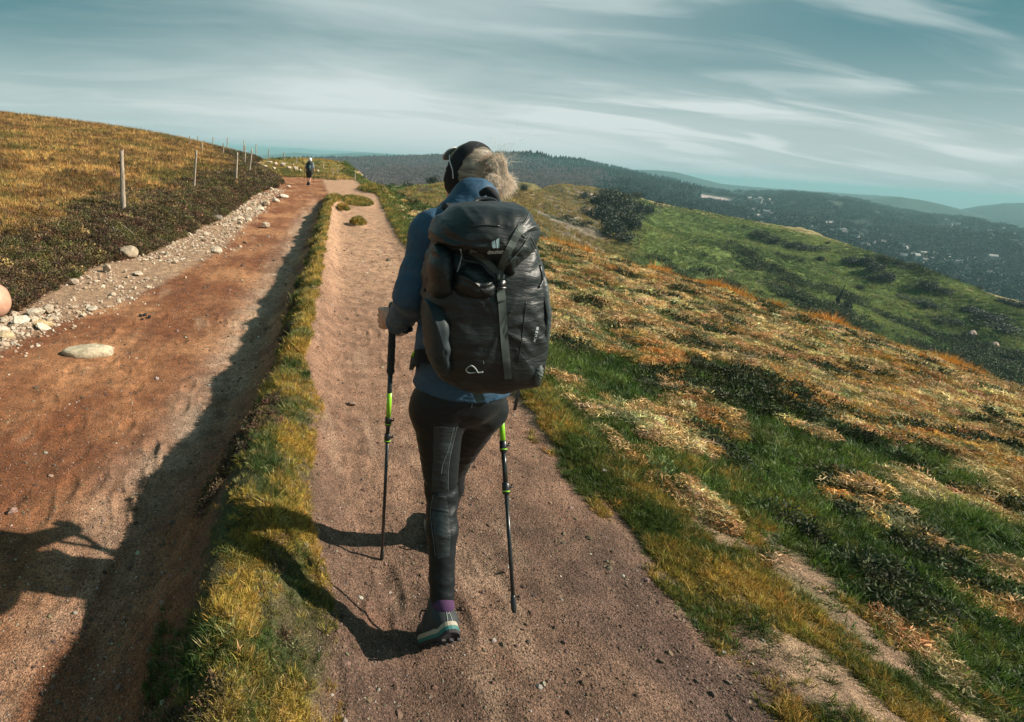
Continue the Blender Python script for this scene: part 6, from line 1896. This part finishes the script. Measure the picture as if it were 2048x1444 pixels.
V, F = organic([(L_(0, -.22, 1.45), L_(0, -.22, 1.0), .115, .13, .05, X1, 1.3), (L_(0, -.25, 1.47), L_(0, -.21, 1.46), .09, .09, .04, X1, 1.4)], .016)
fp = empty('backpack', Vector(L_(0, -.2, .95))); tag(fp, 'small dark backpack on the distant walker', 'backpack')
mesh_obj('main_bag', V, F, fabric('dark_teal_cloth', (.018, .03, .034), .6), fp)
V, F = organic([(L_(0, -.34, 1.15), L_(0, -.33, 1.30), .05, .05, .03, X1, 1.4)], .016); mesh_obj('front_pocket', V, F, simple('pale_pocket', (.10, .20, .20), .7), fp)
for sx, hx_, lb in ((-1, -.33, 'thin trekking pole in the distant walker\'s left hand'), (1, .31, 'thin trekking pole in the distant walker\'s right hand')):
    tp = L_(hx_ * 1.02, .10, 0); tp[2] = hz_(tp[0], tp[1])
    pole(tp, L_(hx_, .18, 1.02), .009, lb, .5, [.3, .6], simple_=True)

# ------------------------------------------------------------------ the walker whose elbow shows at the left edge
E_ = np.array(P(-17, 603, 1.45))
pb = np.array([E_[0] - .37, E_[1] + .02, 0.0]); pz = hz_(pb[0], pb[1])
third = empty('person', (pb[0], pb[1], pz))
tag(third, 'person cut off by the left edge, only a bare bent elbow in view', 'person')
B_ = lambda x, y, z: np.array([pb[0] + x * 1.09, pb[1] + y * 1.09, pz + z * 1.09])
top_ = 1.20; print('elbow', E_[2] - pz)
eb = [(B_(0, 0, 1.60), B_(0, .01, 1.64), .085, .082, .03), (B_(0, .04, 1.55), B_(0, .04, 1.52), .05, .04, .02), (B_(0, -.01, 1.42), B_(0, 0, 1.56), .055, .05, .03), (B_(0, .10, 1.58), B_(0, .11, 1.56), .01, .012, .01), (B_(0, 0, 1.36), B_(0, 0, 1.0), .12, .11, .05, X1, 1.25), (B_(0, 0, 1.0), B_(0, 0, .9), .12, .13, .05, X1, 1.2),
      (B_(-.17, 0, 1.38), B_(.17, 0, 1.38), .055, .055, .03), (B_(.17, 0, 1.38), E_ + np.array([-.004, .0, .006]), .054, .047, .02), (E_, E_ + np.array([.006, -.004, -.004]), .045, .036, .02), (E_, B_(.16, .24, top_ + .02), .047, .028, .02),
      (B_(-.17, 0, 1.38), B_(-.30, -.02, 1.12), .050, .040, .02), (B_(-.30, -.02, 1.12), B_(-.18, .20, 1.10), .038, .026, .02),
      (B_(-.09, 0, .88), B_(-.09, .08, .48), .085, .055, .03), (B_(-.09, .08, .48), B_(-.09, .02, .09), .055, .036, .03), (B_(.09, 0, .88), B_(.09, -.04, .48), .085, .055, .03), (B_(.09, -.04, .48), B_(.09, -.16, .12), .055, .036, .03)]
for c0, sx in ((B_(.16, .24, top_ + .02), 1), (B_(-.18, .20, 1.10), -1)):
    eb.append((c0, c0 + np.array([-.02 * sx, .05, .0]), .026, .030, .01, UP, 1.2))
    for k, ln in enumerate((.05, .056, .052, .042)):
        b0 = c0 + np.array([-.03 * sx, .075, .028 - .019 * k]); b1 = b0 + np.array([-.018 * sx, ln * .6, 0]); b2 = b1 + np.array([-.03 * sx, .0, -.004])
        eb += [(b0, b1, .009, .0088, .005), (b1, b2, .0088, .0075, .004)]
    t0 = c0 + np.array([-.01 * sx, .03, .03]); eb += [(t0, t0 + np.array([-.03 * sx, .03, .02]), .011, .010, .006), (t0 + np.array([-.03 * sx, .03, .02]), t0 + np.array([-.05 * sx, .05, .012]), .010, .008, .005)]
V, F = organic(eb, .0065); mesh_obj('body', V, F, skin, third)
V, F = organic([(B_(0, 0, 1.36), B_(0, 0, 1.0), .135, .13, .05, X1, 1.25), (B_(-.17, 0, 1.37), B_(.17, 0, 1.37), .068, .068, .03), (B_(.17, 0, 1.37), B_(.22, .0, 1.27), .066, .066, .02), (B_(-.17, 0, 1.37), B_(-.22, 0, 1.27), .066, .066, .02)], .008); mesh_obj('shirt', V, F, simple('grey_t_shirt', (.10, .11, .12), .85), third)
V, F = organic([(B_(0, 0, 1.0), B_(0, 0, .88), .14, .145, .05, X1, 1.2), (B_(-.09, 0, .88), B_(-.09, .06, .55), .10, .085, .03), (B_(.09, 0, .88), B_(.09, -.03, .55), .10, .085, .03)], .008); mesh_obj('shorts', V, F, shorts_m, third)
for x_, y_, z_ in ((-.09, .02, .05), (.09, -.16, .09)):
    V, F = organic([(B_(x_, y_ - .05, z_ - .01), B_(x_, y_ + .15, z_ - .02), .042, .038, .02), (B_(x_, y_, z_), B_(x_, y_, z_ + .09), .042, .042, .02)], .008); mesh_obj('shoe', V, F, shoe_m, third)
hm = [(B_(0, -.02, 1.66), B_(0, -.01, 1.62), .09, .088, .02)]
V, F = organic(hm, .008, fn=lambda f, X, Y, Z: np.maximum(f, (Y - pb[1]) - .035 - .5 * (Z - pz - 1.62))); mesh_obj('hair', V, F, simple('brown_hair', (.06, .04, .025), .6, var=.8, scale=150, bump=.6), third)

# ------------------------------------------------------------------ bleached roots in the bank above the boulder
V, F = [], []
for pts in ([(205, 438), (222, 455), (240, 470), (262, 488)], [(214, 446), (235, 455), (258, 470), (270, 480)], [(225, 462), (236, 478), (250, 486)], [(208, 452), (221, 464), (229, 480)]):
    q = [hit(a, b) + Vector((0, 0, .07 + .04 * rng.uniform())) for a, b in pts]
    V, F = join((V, F), tube(spline(q, 4), .012, 6, r1=.005))
tag(mesh_obj('dead_branch', V, F, postwood), 'bleached dead branches lying in the heather above the boulder', 'branch')
